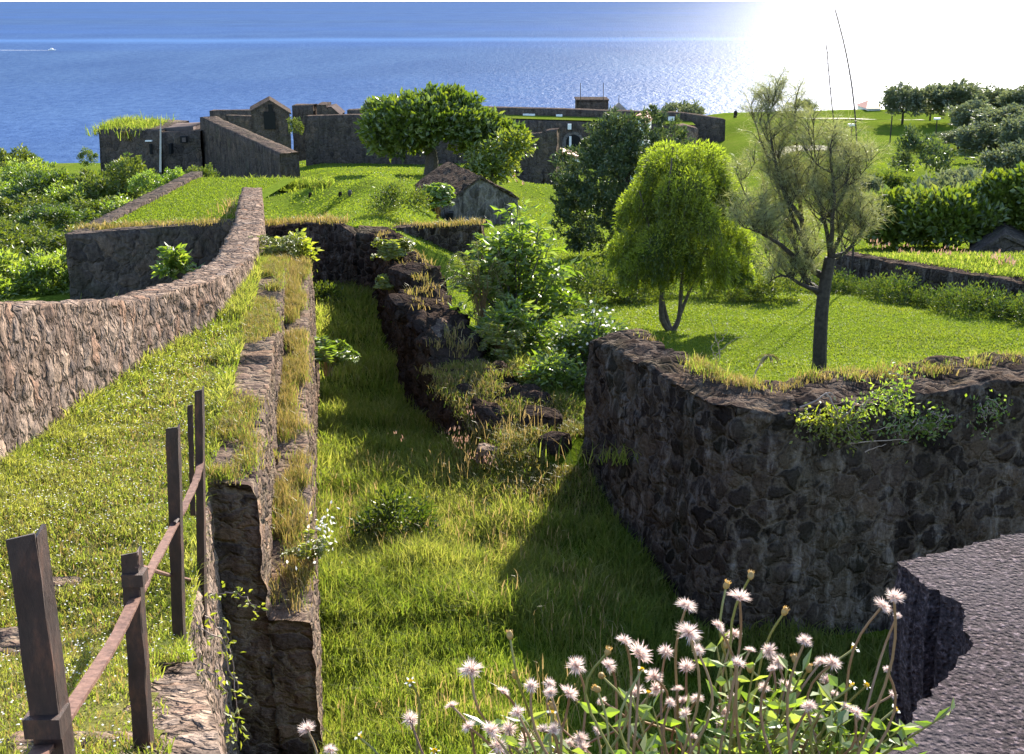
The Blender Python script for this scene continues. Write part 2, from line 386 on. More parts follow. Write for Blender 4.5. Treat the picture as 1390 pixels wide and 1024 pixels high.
def dTerr(X, Y):
    X = np.asarray(X, float); Y = np.asarray(Y, float)
    mid = np.where(Y < 105, 2.9 + .1 * Y, 13.4 + .06 * (Y - 105))
    rgt = 4.6 + .1 * np.minimum(Y, 82) + .022 * np.clip(Y - 82, 0, 100)
    rgt = rgt - .9 * sstep(-.1, .5, wall2(X, Y)) * (1 - sstep(37.5, 44, Y))
    cen = 4.6 + .1 * np.minimum(Y, 125)
    hillw = sstep(14, 26, X - .06 * (Y - 100))
    rgt = np.where(Y > 70, cen * (1 - hillw) + rgt * hillw, rgt)
    xb = pl(Y, [38, 44, 62, 80, 100, 140], [-2.5, -2.5, -4.5, -1.5, 1, 6])
    w = sstep(-2.5, 2.5, X - xb) * 1.0
    w = np.where(Y < 41, 1.0, w)
    d = mid * (1 - w) + rgt * w
    lf = 9.25 + .07 * (Y - 40) + .1 * np.sin(Y * .3)
    lf = np.where(Y < 36, 9.0 - .05 * (36 - Y), lf)
    wl = 1 - sstep(0, 4, X + 10.5 + .18 * np.clip(Y - 56, 0, 60))
    d = d * (1 - wl) + lf * wl
    d = d + .45 * np.clip(-X - (.36 * Y + 4), 0, 400)
    P = np.stack([X.ravel(), Y.ravel(), np.zeros(X.size)], 1)
    d = d + (fbm(P, .12, 3) * .25 + fbm(P, .5, 5) * .06).reshape(X.shape)
    # grassy mound beside the gabled ruin and one below the square ruin wall
    d = d + .7 * np.exp(-((X - .9) / 1.7) ** 2 - ((Y - 19.8) / 2.6) ** 2)
    d = d - 1.0 * np.exp(-(((X + 6.2) / 1.6) ** 2 + ((Y - 62) / 5) ** 2))
    d = d - .9 * np.exp(-(((X - 2.4) / 3) ** 2 + ((Y - 90) / 5) ** 2))
    # terraces across the field
    d = d + .35 * np.sin(Y * .22 + X * .05) * sstep(95, 110, Y) * hillw
    d = d + np.clip(Y - 178, 0, 999) * .75 + np.clip(Y - 118, 0, 999) * .5 * (1 - sstep(-32, -18, X)) + np.clip(Y - 165, 0, 99) * .5 * (1 - sstep(8, 20, X))
    return d
def zT(x, y): return -float(dTerr(np.array([x]), np.array([y]))[0])
def onT(px, py):
    """where the pixel's ray meets the terrain"""
    d = ray(px, py); lo = None
    for Y in np.arange(15, 240, .5):
        t = Y / d[1]
        if -d[2] * t >= float(dTerr(np.array([d[0] * t]), np.array([Y]))[0]): return (d[0] * t, Y, d[2] * t)
    return (d[0] * 200 / d[1], 200, d[2] * 200 / d[1])
def sheet(name, xs, ys, dfn, mat, keep=None, extra=None):
    X, Y = np.meshgrid(xs, ys, indexing='ij')
    Z = -dfn(X, Y)
    V = np.stack([X, Y, Z], -1).reshape(-1, 3)
    if extra is not None: V[:, 2] += extra(V)
    F = grid_faces(len(xs), len(ys))
    if keep is not None:
        c = V[F].mean(1); F = F[keep(c[:, 0], c[:, 1])]
        used = np.unique(F); rm = np.zeros(len(V), np.int64); rm[used] = np.arange(len(used)); V = V[used]; F = rm[F]
    return tag(mk(name, V, [F], mat, smooth=True), kind='structure')
xs = np.concatenate([np.arange(-90, -20, 1.6), np.arange(-20, 20, .5), np.arange(20, 130, 1.6)])
ys = np.concatenate([np.arange(16, 70, .5), np.arange(70, 240, 1.3)])
def bwX(Y): return pl(Y, [14.9, 15.3, 16.3, 17.6, 18.9, 19.4], [2.7, 2.45, 2.1, 1.65, 1.27, 1.2])
def in_terr(x, y): return ~((y < 19.5) & (x < bwX(y) + .45)) &  ~((x > parX(y) - .3) & (x < ruinX(y) + .25) & (y < 40.2)) & ((x < 5) | (y > 16.3)) & ~((y < 19.4) & (x < 2.0) & (x > -5))
sheet('lawn', xs, ys, dTerr, M['turf'], in_terr)
sheet('ditch_floor', np.arange(-9.5, 14, .22), np.arange(1.5, 41, .22), dDitch, M['soil_turf'],
      lambda x, y: (x < ruinX(y) + .6) | (y < 17.4), lambda V: fbm(V * (1, 1, 0), .8, 11) * .14 + fbm(V * (1, 1, 0), .35, 12) * .15)
def pathR(Y): return pl(Y, [2, 3, 5.2, 7.7, 11, 24], [-1.05, -1.15, -1.38, -2.24, -2.85, -4.9])
sheet('path', np.arange(-6, -.5, .11), np.arange(2, 25.5, .11), lambda x, y: dPath(y), M['path_turf'],
      lambda x, y: (x > parX(y) - .35) & (x < pathR(y) - np.where(y < 6.9, .36 + .06 * np.sin(y * 9), .06)), lambda V: fbm(V * (1, 1, 0), 1.6, 15) * .05)
sheet('bastion_lawn', np.arange(-14.5, -7.4, .3), np.arange(37.6, 57, .3), lambda x, y: 6.88 + .035 * (y - 38) + .02 * np.sin(x), M['turf'],
      lambda x, y: (x > -13.2 - .055 * (y - 38)) & (x < parX(y) - .2 + .0) & (y < 55 + 0 * x) & (y > 37.95 + (x + 13.1) * .28))
# sea: rings out to the horizon
rr = np.concatenate([[150], np.geomspace(300, 180000, 40)]); th = np.linspace(-.2, PI + .2, 49)
R_, T_ = np.meshgrid(rr, th, indexing='ij')
V = np.stack([R_ * np.cos(T_), R_ * np.sin(T_), np.full(R_.shape, -200.0)], -1).reshape(-1, 3)
tag(mk('sea', V, [grid_faces(len(rr), len(th))], M['sea'], smooth=True), kind='structure')
# ------------------------------------------------------------------ masonry walls
def wall(name, st, mat, parent=None, step=.12, nh=16, nt=6, rough=.05, freq=1.6, stones=.03, sfreq=2.8, seed=1, topfn=None, smooth=True, toprough=0):
    """a wall along stations (ix,iy, ox,oy, ztop_i,ztop_o, zbase_i,zbase_o): one closed skin, stone by stone uneven"""
    S = np.asarray(st, float)
    L = np.concatenate([[0], np.cumsum(np.hypot(*(np.diff(S[:, [0, 1]], axis=0) + np.diff(S[:, [2, 3]], axis=0)).T / 2))])
    n = max(2, int(L[-1] / step)); l = np.linspace(0, L[-1], n)
    l = np.unique(np.concatenate([l, L]))
    n = len(l)
    Q = np.stack([np.interp(l, L, S[:, k]) for k in range(8)], 1)
    if topfn is not None:
        dz = topfn(l); Q[:, 4] += dz; Q[:, 5] += dz
    a = np.linspace(0, 1, nh)[None, :, None]; b = np.linspace(0, 1, nt + 1)[None, :, None]
    I0 = Q[:, None, [0, 1, 6]]; I1 = Q[:, None, [0, 1, 4]]; O0 = Q[:, None, [2, 3, 7]]; O1 = Q[:, None, [2, 3, 5]]
    # batter: base slightly further out than the top
    bat = .06 * np.maximum(1, (I1 - I0)[:, :, 2:3] / 2)
    dirv = (I1 - O1); dirv[:, :, 2] = 0; dirv /= np.maximum(np.linalg.norm(dirv, axis=2, keepdims=True), 1e-6)
    I0 = I0 + dirv * bat; O0 = O0 - dirv * bat
    inner = I0 + (I1 - I0) * a; top = I1 + (O1 - I1) * b; outer = O1 + (O0 - O1) * a
    row = np.concatenate([inner, top[:, 1:-1], outer], 1); m = row.shape[1]
    V = row.reshape(-1, 3); F = [grid_faces(n, m)]
    off = len(V); Vs = [V]
    for e, flip in ((0, False), (n - 1, True)):
        cap = inner[e][:, None] + (outer[e][::-1][:, None] - inner[e][:, None]) * b[0][None]
        f = grid_faces(nh, nt + 1, off); F.append(f[:, ::-1] if not flip else f); off += cap.reshape(-1, 3).shape[0]; Vs.append(cap.reshape(-1, 3))
    V, F = weld(np.concatenate(Vs), F)
    Nn = normals(V, F)
    d = fbm(V, freq, seed) * rough + fbm(V, 6.0, seed + 21) * rough * .3 + fbm(V, 14.0, seed + 23) * rough * .15
    if stones:
        w1, w2, wid = worley(V + fbm(V, 2, seed + 3)[:, None] * .1, sfreq, seed + 5)
        sw_ = stones * np.where(np.abs(Nn[:, 2]) > .5, .35, 1.0)
        d = d + sw_ * (np.clip((w2 - w1) * 2.5, 0, 1) - .6) + sw_ * .7 * (wid - .5)
    if toprough:
        up = Nn[:, 2] > .5
        d = np.where(up, d + fbm(V, 2.2, seed + 8) * toprough, d)
    V = V + Nn * d[:, None]
    if toprough:   # a ragged, broken rim
        rim = (Nn[:, 2] > .25) & (Nn[:, 2] < .9)
        g_ = fbm(V, 3.5, seed + 31) * .5 + vnoise(V, 9, seed + 33) * .5
        V[:, 2] -= np.where(rim, np.clip(g_ + .1, 0, 1) * toprough * 1.6, 0)
    o = mk(name, V, F[:], mat, parent, smooth=smooth)
    return o
def polytop(px_list): return px_list
# ---- left parapet, sunlit inner face
T_ = [(6, 1.7, 3.7), (11.4, 2.74, 4.5), (16, 3.77, 4.85), (19, 4.15, 5.05), (23, 4.6, 5.3), (29, 5.0, 6.6), (36, 5.55, 7.4), (46, 6.6, 7.9)]
st = []
for Y, dt, db in T_:
    x = float(parX(Y)); nx, ny = (-.62, -.05) if Y < 20 else (-.66, -.12)
    st.append((x, Y, x + nx, Y + ny, -dt, -dt + .02, -db - .3, -9.2))
tag(wall('parapet_wall', st, M['warm_stone'], step=.08, nh=34, rough=.03, stones=.03, sfreq=6, seed=2, toprough=.07),
    'long sunlit parapet wall of pinkish brown rubble, left of the grassy path', 'wall')
# ---- stepped wall between path and ditch with its lower ledge
sw = empty('stepped_wall', (-2.7, 11, -7.4), 'low stepped masonry wall with a narrow ledge, between the grassy path and the ditch', 'wall')
def bp(o, parent):
    o.parent = parent; o.matrix_parent_inverse = parent.matrix_world.inverted() if False else o.matrix_parent_inverse
    o.location = tuple(-c for c in parent.location); return o
SWY = np.array([11, 14, 17, 20, 24.0, 26])
SWL = np.array([-2.9, -3.42, -3.85, -4.3, -4.95, -5.2]); SWR = np.array([-2.43, -2.9, -3.36, -3.8, -4.45, -4.7]); SWD = np.array([4.36, 4.52, 4.66, 4.84, 5.05, 5.2])
LGR = np.array([-1.97, -2.45, -2.95, -3.4, -4.0, -4.25]); LGD = np.array([5.8, 5.7, 5.57, 5.46, 5.32, 5.3])
def swtop(l):   # cross ribs and worn steps along the top
    r = np.zeros_like(l)
    for c, w, h in ((1.7, .5, -.07), (3.1, .4, .05), (4.6, .7, -.08), (6.2, .35, .06), (7.4, .5, -.06), (8.8, .3, .06), (10.0, .5, -.06), (11.3, .3, .06), (12.6, .3, -.05)):
        r += h * (np.abs(l - c) < w)
    return r
bp(wall('wall_body', [(x0, y, x1, y, -d, -d, -7.5, -7.5) for y, x0, x1, d in zip(SWY, SWL, SWR, SWD)], M['step_stone'], sw, step=.07, nh=40, nt=8, rough=.03, stones=.05, sfreq=3.4, seed=31, topfn=swtop, toprough=.03), sw)
bp(wall('ledge', [(x0 + .02, y + .03, x1, y + .03, -d, -d - .03, -7.6, -8.2) for y, x0, x1, d in zip(SWY, SWR, LGR, LGD)], M['step_stone'], sw, step=.07, nh=30, nt=7, rough=.03, stones=.045, sfreq=3.4, seed=37, toprough=.06), sw)
# ---- stone edge of the path
st = []
for Y in (2.0, 3, 4, 5.2, 6.4, 7.7, 9.3, 10.9):
    x = float(pathR(Y)); d = float(dPath(np.array(Y)))
    st.append((x - .5, Y - .1, x, Y, -d - .06 + .07 * (Y < 7), -d - .09 + .05 * (Y < 7), -7.4, -7.4))
tag(wall('retaining_wall', st, M['warm_stone'], step=.05, nh=44, nt=8, rough=.05, stones=.04, sfreq=5, seed=41, toprough=.02),
    'crumbling sunlit stone edge holding up the grassy path beneath the rusty railing', 'wall')
# ---- cross wall at the far end of the ditch, and the wall piece to the right of it
st = []
for px, py, Y in ((357, 309, 39.6), (400, 307, 39.7), (440, 303, 39.8), (462, 306, 39.9), (485, 318, 40), (506, 320, 40.1)):
    p = G(px, py, Y); st.append((p[0], Y, p[0], Y + .7, p[2], p[2], -9.6, -9.6))
tag(wall('cross_wall', st, M['basalt'], step=.12, nh=18, rough=.07, stones=.07, sfreq=2.4, seed=51, toprough=.12),
    'dark cross wall closing the far end of the overgrown ditch below the bright lawn', 'wall')
st = []
for px, py, Y in ((506, 315, 41.2), (540, 309, 42), (600, 306, 43), (654, 304, 44)):
    p = G(px, py, Y); st.append((p[0], Y, p[0] + .05, Y + .6, p[2], p[2], -9.5, -9.5))
tag(wall('low_wall', st, M['basalt'], step=.12, nh=16, rough=.06, stones=.06, sfreq=2.4, seed=53, toprough=.08),
    'squared dark wall end with dry grass on top, standing in front of the gabled ruin', 'wall')
# ---- ruined wall along the right of the ditch
RU = [(39.5, 503, 316, 6.8), (36, 515, 330, 0), (33, 520, 345, 0), (31, 528, 352, 0), (28.5, 545, 372, 0), (27, 545, 398, 0), (25.4, 552, 415, 0), (24, 568, 446, 0), (22.4, 592, 490, 0), (21, 625, 535, 0), (20.2, 665, 578, 0), (19.5, 705, 618, 0)]
st = []
for Y, px, py, _ in RU:
    p = G(px, py, Y); w = 1.0 if Y < 30 else .7
    if Y < 21.2: w = 1.5
    st.append((p[0], Y, p[0] + w, Y + .35, p[2], p[2] - (.0 if Y > 21.5 else .1), -8.6, -8.6))
rng0 = np.random.default_rng(5)
def rutop(l): return (vnoise(np.stack([l, l * 0, l * 0], 1), 1.1, 71) * .16 + vnoise(np.stack([l, l * 0, l * 0], 1), 3.1, 72) * .07) * sstep(2, 5, l)
tag(wall('ruined_wall', st, M['ruin_stone'], step=.085, nh=22, nt=14, rough=.16, freq=1.6, stones=.14, sfreq=2.8, seed=61, topfn=rutop, toprough=.3),
    'tumbled dark lava wall crumbling along the right side of the ditch towards a grassy mound', 'wall')
# loose blocks on the ruin
def rock(name, loc, size, seed, mat, label, cat='stone', group=None, flat=1.0, rz=0):
    rng = np.random.default_rng(seed)
    n = 9; u = np.linspace(-1, 1, n); Vs = []; Fs = []; off = 0
    for ax in range(3):
        for s in (-1, 1):
            A, B = np.meshgrid(u, u, indexing='ij'); C = np.full_like(A, s)
            v = [None] * 3; v[ax] = C; v[(ax + 1) % 3] = A; v[(ax + 2) % 3] = B
            Vs.append(np.stack(v, -1).reshape(-1, 3)); f = grid_faces(n, n, off); Fs.append(f if s > 0 else f[:, ::-1]); off += n * n
    V, F = weld(np.concatenate(Vs), Fs)
    r = np.linalg.norm(V, axis=1, keepdims=True); V = V * (.55 + .45 / r * 1.2)
    V = V * np.array(size) / 2
    V = V + normals(V, F) * (fbm(V, 2.0 / max(size), seed) * .12 * max(size))[:, None]
    o = mk(name, V, F, mat, smooth=False); o.location = loc; o.rotation_euler = (rng.uniform(-.2, .2), rng.uniform(-.2, .2), rz)
    return tag(o, label, cat, group)
p = G(592, 447, 24.6); rock('stone_block', (p[0], p[1], p[2] - .02), (.55, 1.25, .3), 4, M['step_stone'], 'flat brown slab tilted on top of the tumbled lava wall', 'stone', rz=.45)
p = G(552, 416, 25.8); rock('stone_block', (p[0], p[1], p[2] - .06), (.8, .8, .45), 5, M['ruin_stone'], 'squarish dark block jutting over the ditch at the broken edge of the lava wall', 'stone', rz=.3)
p = G(560, 372, 29); rock('stone_block', (p[0], p[1], p[2] - .1), (.9, .95, .55), 6, M['ruin_stone'], 'large rough boulder on the far crest of the lava wall, beside a pale shrub', 'stone', rz=.7)
p = G(662, 610, 19.4); rock('stone_block', (p[0], p[1], p[2] - .1), (.38, .3, .3), 7, M['warm_stone'], 'small reddish stone poking out of the dry mound next to pink flowers', 'stone')
p = G(505, 325, 39.3); tag(wall('wall_pier', [(p[0] - .45, 38.9, p[0] - .45, 39.7, -7.0, -6.9, -9.4, -9.4), (p[0] + .5, 38.7, p[0] + .5, 39.7, -7.1, -6.95, -9.4, -9.4)], M['basalt'], nh=14, rough=.03, stones=.02, seed=81),
    'square stone pier where the cross wall meets the tumbled lava wall', 'pier')
# ---- big dark wall on the right
BW = [(1.22, 19.3, 5.28), (1.32, 18.9, 5.12), (1.7, 17.6, 5.0), (2.15, 16.3, 4.9), (2.5, 15.3, 4.86), (2.8, 14.95, 4.85), (3.3, 14.9, 4.95), (4.2, 15.05, 4.86), (5.4, 15.3, 4.82), (7, 15.6, 4.78), (10, 16.0, 4.75), (13, 16.3, 4.75)]
st = []
for i, (x, y, d) in enumerate(BW):
    k = min(max((i - 1) / 5, 0), 1)
    ox, oy = x + .75 - .6 * k, y + .3 + .75 * k
    if i >= 6: ox, oy = x - .08, y + 1.15
    st.append((x, y, ox, oy, -d, -d + .03, -8.7, -8.6))
def bwtop(l): return vnoise(np.stack([l, l * 0, l * 0], 1), 1.3, 91) * .06 + .05 * np.sin(l * 1.1)
tag(wall('bastion_wall', st, M['basalt'], step=.065, nh=60, nt=16, rough=.11, freq=1.2, stones=.065, sfreq=2.35, seed=95, topfn=bwtop, toprough=.08),
    'massive dark lava masonry wall at the right, its top grown with dry grass', 'wall')
# ---- low retaining wall across the right lawn
st = []
for x, y, dt in ((9.9, 38.0, 7.45), (10.2, 37.4, 7.42), (11.6, 34.1, 7.12), (13.0, 30.9, 6.86), (16, 24, 6.2)):
    st.append((x, y, x + .55, y + .22, -dt, -dt, -(4.75 + .1 * y), -(4.75 + .1 * y)))
tag(wall('terrace_wall', st, M['basalt'], step=.12, nh=10, rough=.06, stones=.05, seed=99, toprough=.05),
    'low dark terrace wall casting its shadow over the right-hand lawn', 'wall')
# ---- left bastion
st = [(-7.9, 38.95, -7.9, 39.75, -6.6, -6.62, -9.6, -9.6), (-10.5, 38.2, -10.5, 39.0, -6.68, -6.7, -9.6, -9.6), (-13.45, 37.3, -12.95, 37.95, -6.76, -6.76, -9.9, -9.9),
      (-13.75, 44, -13.2, 44, -6.95, -6.95, -10, -10), (-14.3, 56, -13.75, 56, -7.3, -7.3, -11, -11)]
st = [(s[0], s[1], s[2], s[3], *s[4:]) for s in st]
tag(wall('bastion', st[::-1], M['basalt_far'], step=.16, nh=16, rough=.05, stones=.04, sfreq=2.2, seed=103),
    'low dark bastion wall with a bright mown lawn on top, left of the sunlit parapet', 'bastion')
# ---- broken lava slab in the foreground, and the ledge the flowers grow from
SL = .95
edge = [(1390, 722), (1330, 736), (1275, 752), (1240, 758), (1218, 764), (1235, 776), (1258, 795), (1282, 806), (1300, 818), (1308, 832), (1306, 848), (1312, 862), (1322, 874), (1316, 885), (1302, 892), (1300, 905), (1284, 922), (1272, 938), (1252, 948), (1238, 962), (1232, 980), (1234, 996), (1222, 1012), (1212, 1026)]
poly = [GD(px, py, SL)[:2] for px, py in edge]
rngs = np.random.default_rng(3)
fine = []
for i in range(len(poly) - 1):
    a = np.array(poly[i]); b = np.array(poly[i + 1]); k = max(2, int(np.linalg.norm(b - a) / .012))
    for t in np.linspace(0, 1, k, endpoint=False): fine.append(a + (b - a) * t + rngs.normal(0, .0035, 2))
lastp = fine[-1]
left = [(.42, 1.42), (.2, 1.40), (-.1, 1.41), (-.35, 1.38), (-.6, 1.3), (-.8, 1.1), (-.85, .5), (-.85, -.8)]
out_ = [(3.2, -.8), (3.2, 1.0), (3.2, 3.9), (GD(1460, 706, SL)[0], GD(1460, 706, SL)[1])]
loop = [tuple(f) for f in fine] + left + out_
import bmesh
bm = bmesh.new()
tv = [bm.verts.new((x, y, -SL)) for x, y in loop]
face = bm.faces.new(tv); 
if face.normal.z < 0: face.normal_flip()
# sides go down in rows that wander inwards
cen = np.array((1.6, .4)); rows = [tv]; zs = [-SL - .02, -SL - .05, -SL - .1, -SL - .17, -SL - .26, -SL - .4, -SL - .7, -2.6, -5, -8.4]
L2 = np.array(loop); nrm = np.zeros_like(L2)
d_ = np.roll(L2, -1, 0) - np.roll(L2, 1, 0); nrm = np.stack([d_[:, 1], -d_[:, 0]], 1); nrm /= np.maximum(np.linalg.norm(nrm, axis=1, keepdims=True), 1e-6)
ar = .5 * np.sum(L2[:, 0] * np.roll(L2[:, 1], -1) - np.roll(L2[:, 0], -1) * L2[:, 1])
if ar < 0: nrm = -nrm
# smooth normals so the rows do not cross
for _ in range(12): nrm = (np.roll(nrm, 1, 0) + nrm * 2 + np.roll(nrm, -1, 0)) / 4
ntop = len(fine)
for j, z in enumerate(zs):
    P3 = np.stack([L2[:, 0], L2[:, 1], np.full(len(L2), z)], 1)
    n_ = fbm(P3, 9, 7) * .03 + fbm(P3, 3, 9) * .05 * min(1, j / 3)
    ins = (.006, .008, .012, .02, .02, .03, .05, .06, .06, .06)[j]
    Q_ = L2 - nrm * (ins + np.maximum(n_, -.02) * (.2 + .8 * min(1, j / 3)))[:, None]
    r_ = [bm.verts.new((*Q_[i], z)) for i in range(len(L2))]
    for i in range(len(L2)):
        k = (i + 1) % len(L2)
        bm.faces.new((rows[-1][k], rows[-1][i], r_[i], r_[k])) if ar > 0 else bm.faces.new((rows[-1][i], rows[-1][k], r_[k], r_[i]))
    rows.append(r_)
bmesh.ops.recalc_face_normals(bm, faces=bm.faces)
bmesh.ops.triangulate(bm, faces=[face])
me = bpy.data.meshes.new('lava_slab'); bm.to_mesh(me); bm.free(); me.materials.append(M['lava'])
slab = bpy.data.objects.new('lava_slab', me); COL.objects.link(slab)
tag(slab, 'broken slab of pitted purplish lava stone at the lower right, beside the seed-head flowers', 'slab')
# ------------------------------------------------------------------ foliage builders
def limbs(mb, rng, base, tips, r0, r1=.015, wob=.12, n=9, sides=7, tint=.5):
    for tip in tips:
        a = np.array(base, float); b = np.array(tip, float); L = np.linalg.norm(b - a)
        mid1 = a + (b - a) * .35 + rng.normal(0, wob * L * .5, 3) + np.array((0, 0, .06 * L)); mid2 = a + (b - a) * .7 + rng.normal(0, wob * L * .4, 3)
        tube(mb, bez([a, mid1, mid2, b], n), np.linspace(r0, r1, n), sides, tint)
def crown_points(rng, K, c, R, seed, low=-.6, bumpy=.22, hollow=.55):
    """clump centres through an uneven, mostly outer crown volume"""
    u = rnd_unit(rng, K * 3); u = u[u[:, 2] > low][:K]
    r = (hollow + (1 - hollow) * rng.uniform(0, 1, len(u)) ** .5)
    r = r * (1 + bumpy * vnoise(u, 2.2, seed) + bumpy * .5 * vnoise(u, 5, seed + 1))
    return np.array(c) + u * r[:, None] * np.array(R), u
def clump_leaves(mb, rng, C, U, per, cr, L, W, out=.6, up=.3, tmean=.45, tvar=.22, fold=.25, flat=1.0):
    K = len(C); ct = rng.normal(tmean, tvar * .6, K)
    idx = np.repeat(np.arange(K), per); n = len(idx)
    off = rnd_unit(rng, n) * (rng.uniform(0, 1, n) ** .45)[:, None] * cr * np.array((1, 1, flat))
    P = C[idx] + off
    D = rnd_unit(rng, n) + U[idx] * out + off / cr * .5 + np.array((0, 0, up))
    t = np.clip(ct[idx] + rng.normal(0, tvar * .6, n), 0, 1)
    leaf_quads(mb, P, D, L * rng.uniform(.65, 1.25, n), W * rng.uniform(.7, 1.25, n), rng, t, fold)
def px_m(Y, d): return (Y * CP + d * SP) / FPX
def broad_tree(name, loc, H, R, crown_z, seed, leaf, mat, bark, label, cat='tree', group=None, K=150, per=60, cr=.5, L=.3, W=.16, trunk_r=.2, fork=.4, low=-.5, up=.3, extra=None, hollow=.5, tmean=.45, bumpy=.22, ntip=7, out=.6):
    rng = np.random.default_rng(seed)
    t = empty(name, loc, label, cat, group)
    b = MB(); cz = crown_z
    f = (rng.normal(0, .04) * H, rng.normal(0, .04) * H, H * fork)
    tube(b, bez([(0, 0, -.2), (rng.normal(0, .02) * H, 0, H * fork * .5), f], 8), np.linspace(trunk_r * 1.25, trunk_r * .8, 8), 9)
    C, U = crown_points(rng, K, (0, 0, cz), R, seed, low, bumpy, hollow)
    if extra:
        for (c2, R2, k2) in extra:
            C2, U2 = crown_points(rng, k2, c2, R2, seed + 5, -.8, bumpy, hollow); C = np.concatenate([C, C2]); U = np.concatenate([U, U2])
    tips = C[rng.choice(len(C), min(ntip, len(C)), False)]
    limbs(b, rng, f, np.array(f) + (tips - np.array(f)) * .85, trunk_r * .55, trunk_r * .1)
    b.build('trunk', bark, t)
    m = MB(); clump_leaves(m, rng, C, U, per, cr, L, W, out, up, tmean=tmean)
    m.build('crown', mat, t)
    return t
def shrub_mesh(name, seed, R, mat, K=40, per=40, cr=.35, L=.16, W=.08, low=-.1, up=.4, bumpy=.3, tmean=.45, hollow=.45):
    rng = np.random.default_rng(seed)
    C, U = crown_points(rng, K, (0, 0, R[2] * .35), R, seed, low, bumpy, hollow)
    C[:, 2] = np.maximum(C[:, 2], .02)
    m = MB(); clump_leaves(m, rng, C, U, per, cr, L, W, .6, up, tmean=tmean)
    return m.build(name, mat)
def place(o, loc, rz=0, sc=1.0): 
    o.location = loc; o.rotation_euler = (0, 0, rz); o.scale = (sc,) * 3 if not hasattr(sc, '__len__') else sc; return o
# ------------------------------------------------------------------ the named trees
p = onT(584, 238); k = px_m(p[1], -p[2])
broad_tree('shade_tree', p, 104 * k, (84 * k, 70 * k, 36 * k), 66 * k, 11, None, M['lf_round'], M['bark'],
    'broad round-crowned shade tree with big glossy leaves standing before the long dark wall', 'tree', K=260, per=62, cr=.75, L=.42, W=.24, trunk_r=.42, fork=.38, low=-.35, up=.5, hollow=.55, tmean=.45,
    extra=[((80 * k, -5 * k, 48 * k), (40 * k, 36 * k, 22 * k), 50), ((-40 * k, 0, 50 * k), (36 * k, 42 * k, 20 * k), 40), ((15 * k, 0, 84 * k), (52 * k, 42 * k, 20 * k), 40)])
p = onT(668, 262); k = px_m(p[1], -p[2])
broad_tree('young_tree', p, 70 * k, (30 * k, 24 * k, 26 * k), 44 * k, 12, None, M['lf_round'], M['bark'],
    'straggly bright young tree close to the right edge of the round shade tree', 'tree', K=42, per=26, cr=.6, L=.4, W=.2, trunk_r=.1, fork=.45, low=-1, hollow=.2, tmean=.75, bumpy=.5, extra=[((34 * k, 0, 66 * k), (24 * k, 14 * k, 11 * k), 14), ((-18 * k, 0, 24 * k), (22 * k, 14 * k, 14 * k), 14)])
# dense dark feathery tree
def dark_tree():
    p = onT(845, 347); k = px_m(p[1], -p[2]); rng = np.random.default_rng(21)
    t = empty('evergreen_tree', p, 'dense dark blue-green tree with feathery sprays, bushy down to the lawn, behind the weeping tree', 'tree')
    b = MB(); tube(b, bez([(0, 0, -.2), (.05, 0, 2.0), (.2, 0, 4.2)], 8), np.linspace(.22, .06, 8), 8)
    lob = [((0, 0, 85 * k), (82 * k, 75 * k, 80 * k), 300), ((35 * k, 10 * k, 140 * k), (45 * k, 42 * k, 45 * k), 120), ((-45 * k, 0, 100 * k), (45 * k, 42 * k, 45 * k), 90), ((-30 * k, -10 * k, 45 * k), (65 * k, 55 * k, 40 * k), 120), ((-15 * k, 5 * k, 140 * k), (32 * k, 30 * k, 38 * k), 60)]
    C = []; U = []
    for c, R, K in lob:
        a, u = crown_points(rng, K, c, R, 22, -.9, .16, .6); C.append(a); U.append(u)
    C = np.concatenate(C); U = np.concatenate(U); ok = C[:, 2] > .15; C = C[ok]; U = U[ok]
    limbs(b, rng, (0, 0, 1.0), C[rng.choice(len(C), 9, False)] * .9, .09, .02)
    b.build('trunk', M['bark_dark'], t)
    # sprays: short leaning plumes of narrow leaflets
    m = MB(); per = 46
    idx = np.repeat(np.arange(len(C)), per); n = len(idx)
    ax = U + np.array((-.1, -.1, .9)) + rng.normal(0, .25, U.shape); ax /= np.linalg.norm(ax, axis=1, keepdims=True)
    s = rng.uniform(0, 1, n); P = C[idx] + ax[idx] * (s * .55 - .15)[:, None] + rng.normal(0, .085, (n, 3)) * (1.15 - s)[:, None]
    D = ax[idx] * .7 + rnd_unit(rng, n) * .7
    light = np.clip(.25 + .35 * (U[idx][:, 2]) - .25 * U[idx][:, 0], .05, .8)
    leaf_quads(m, P, D, .2 * rng.uniform(.6, 1.2, n), .055, rng, np.clip(rng.normal(.4, .25, n), 0, 1))
    m.build('crown', M['lf_dark'], t)
dark_tree()
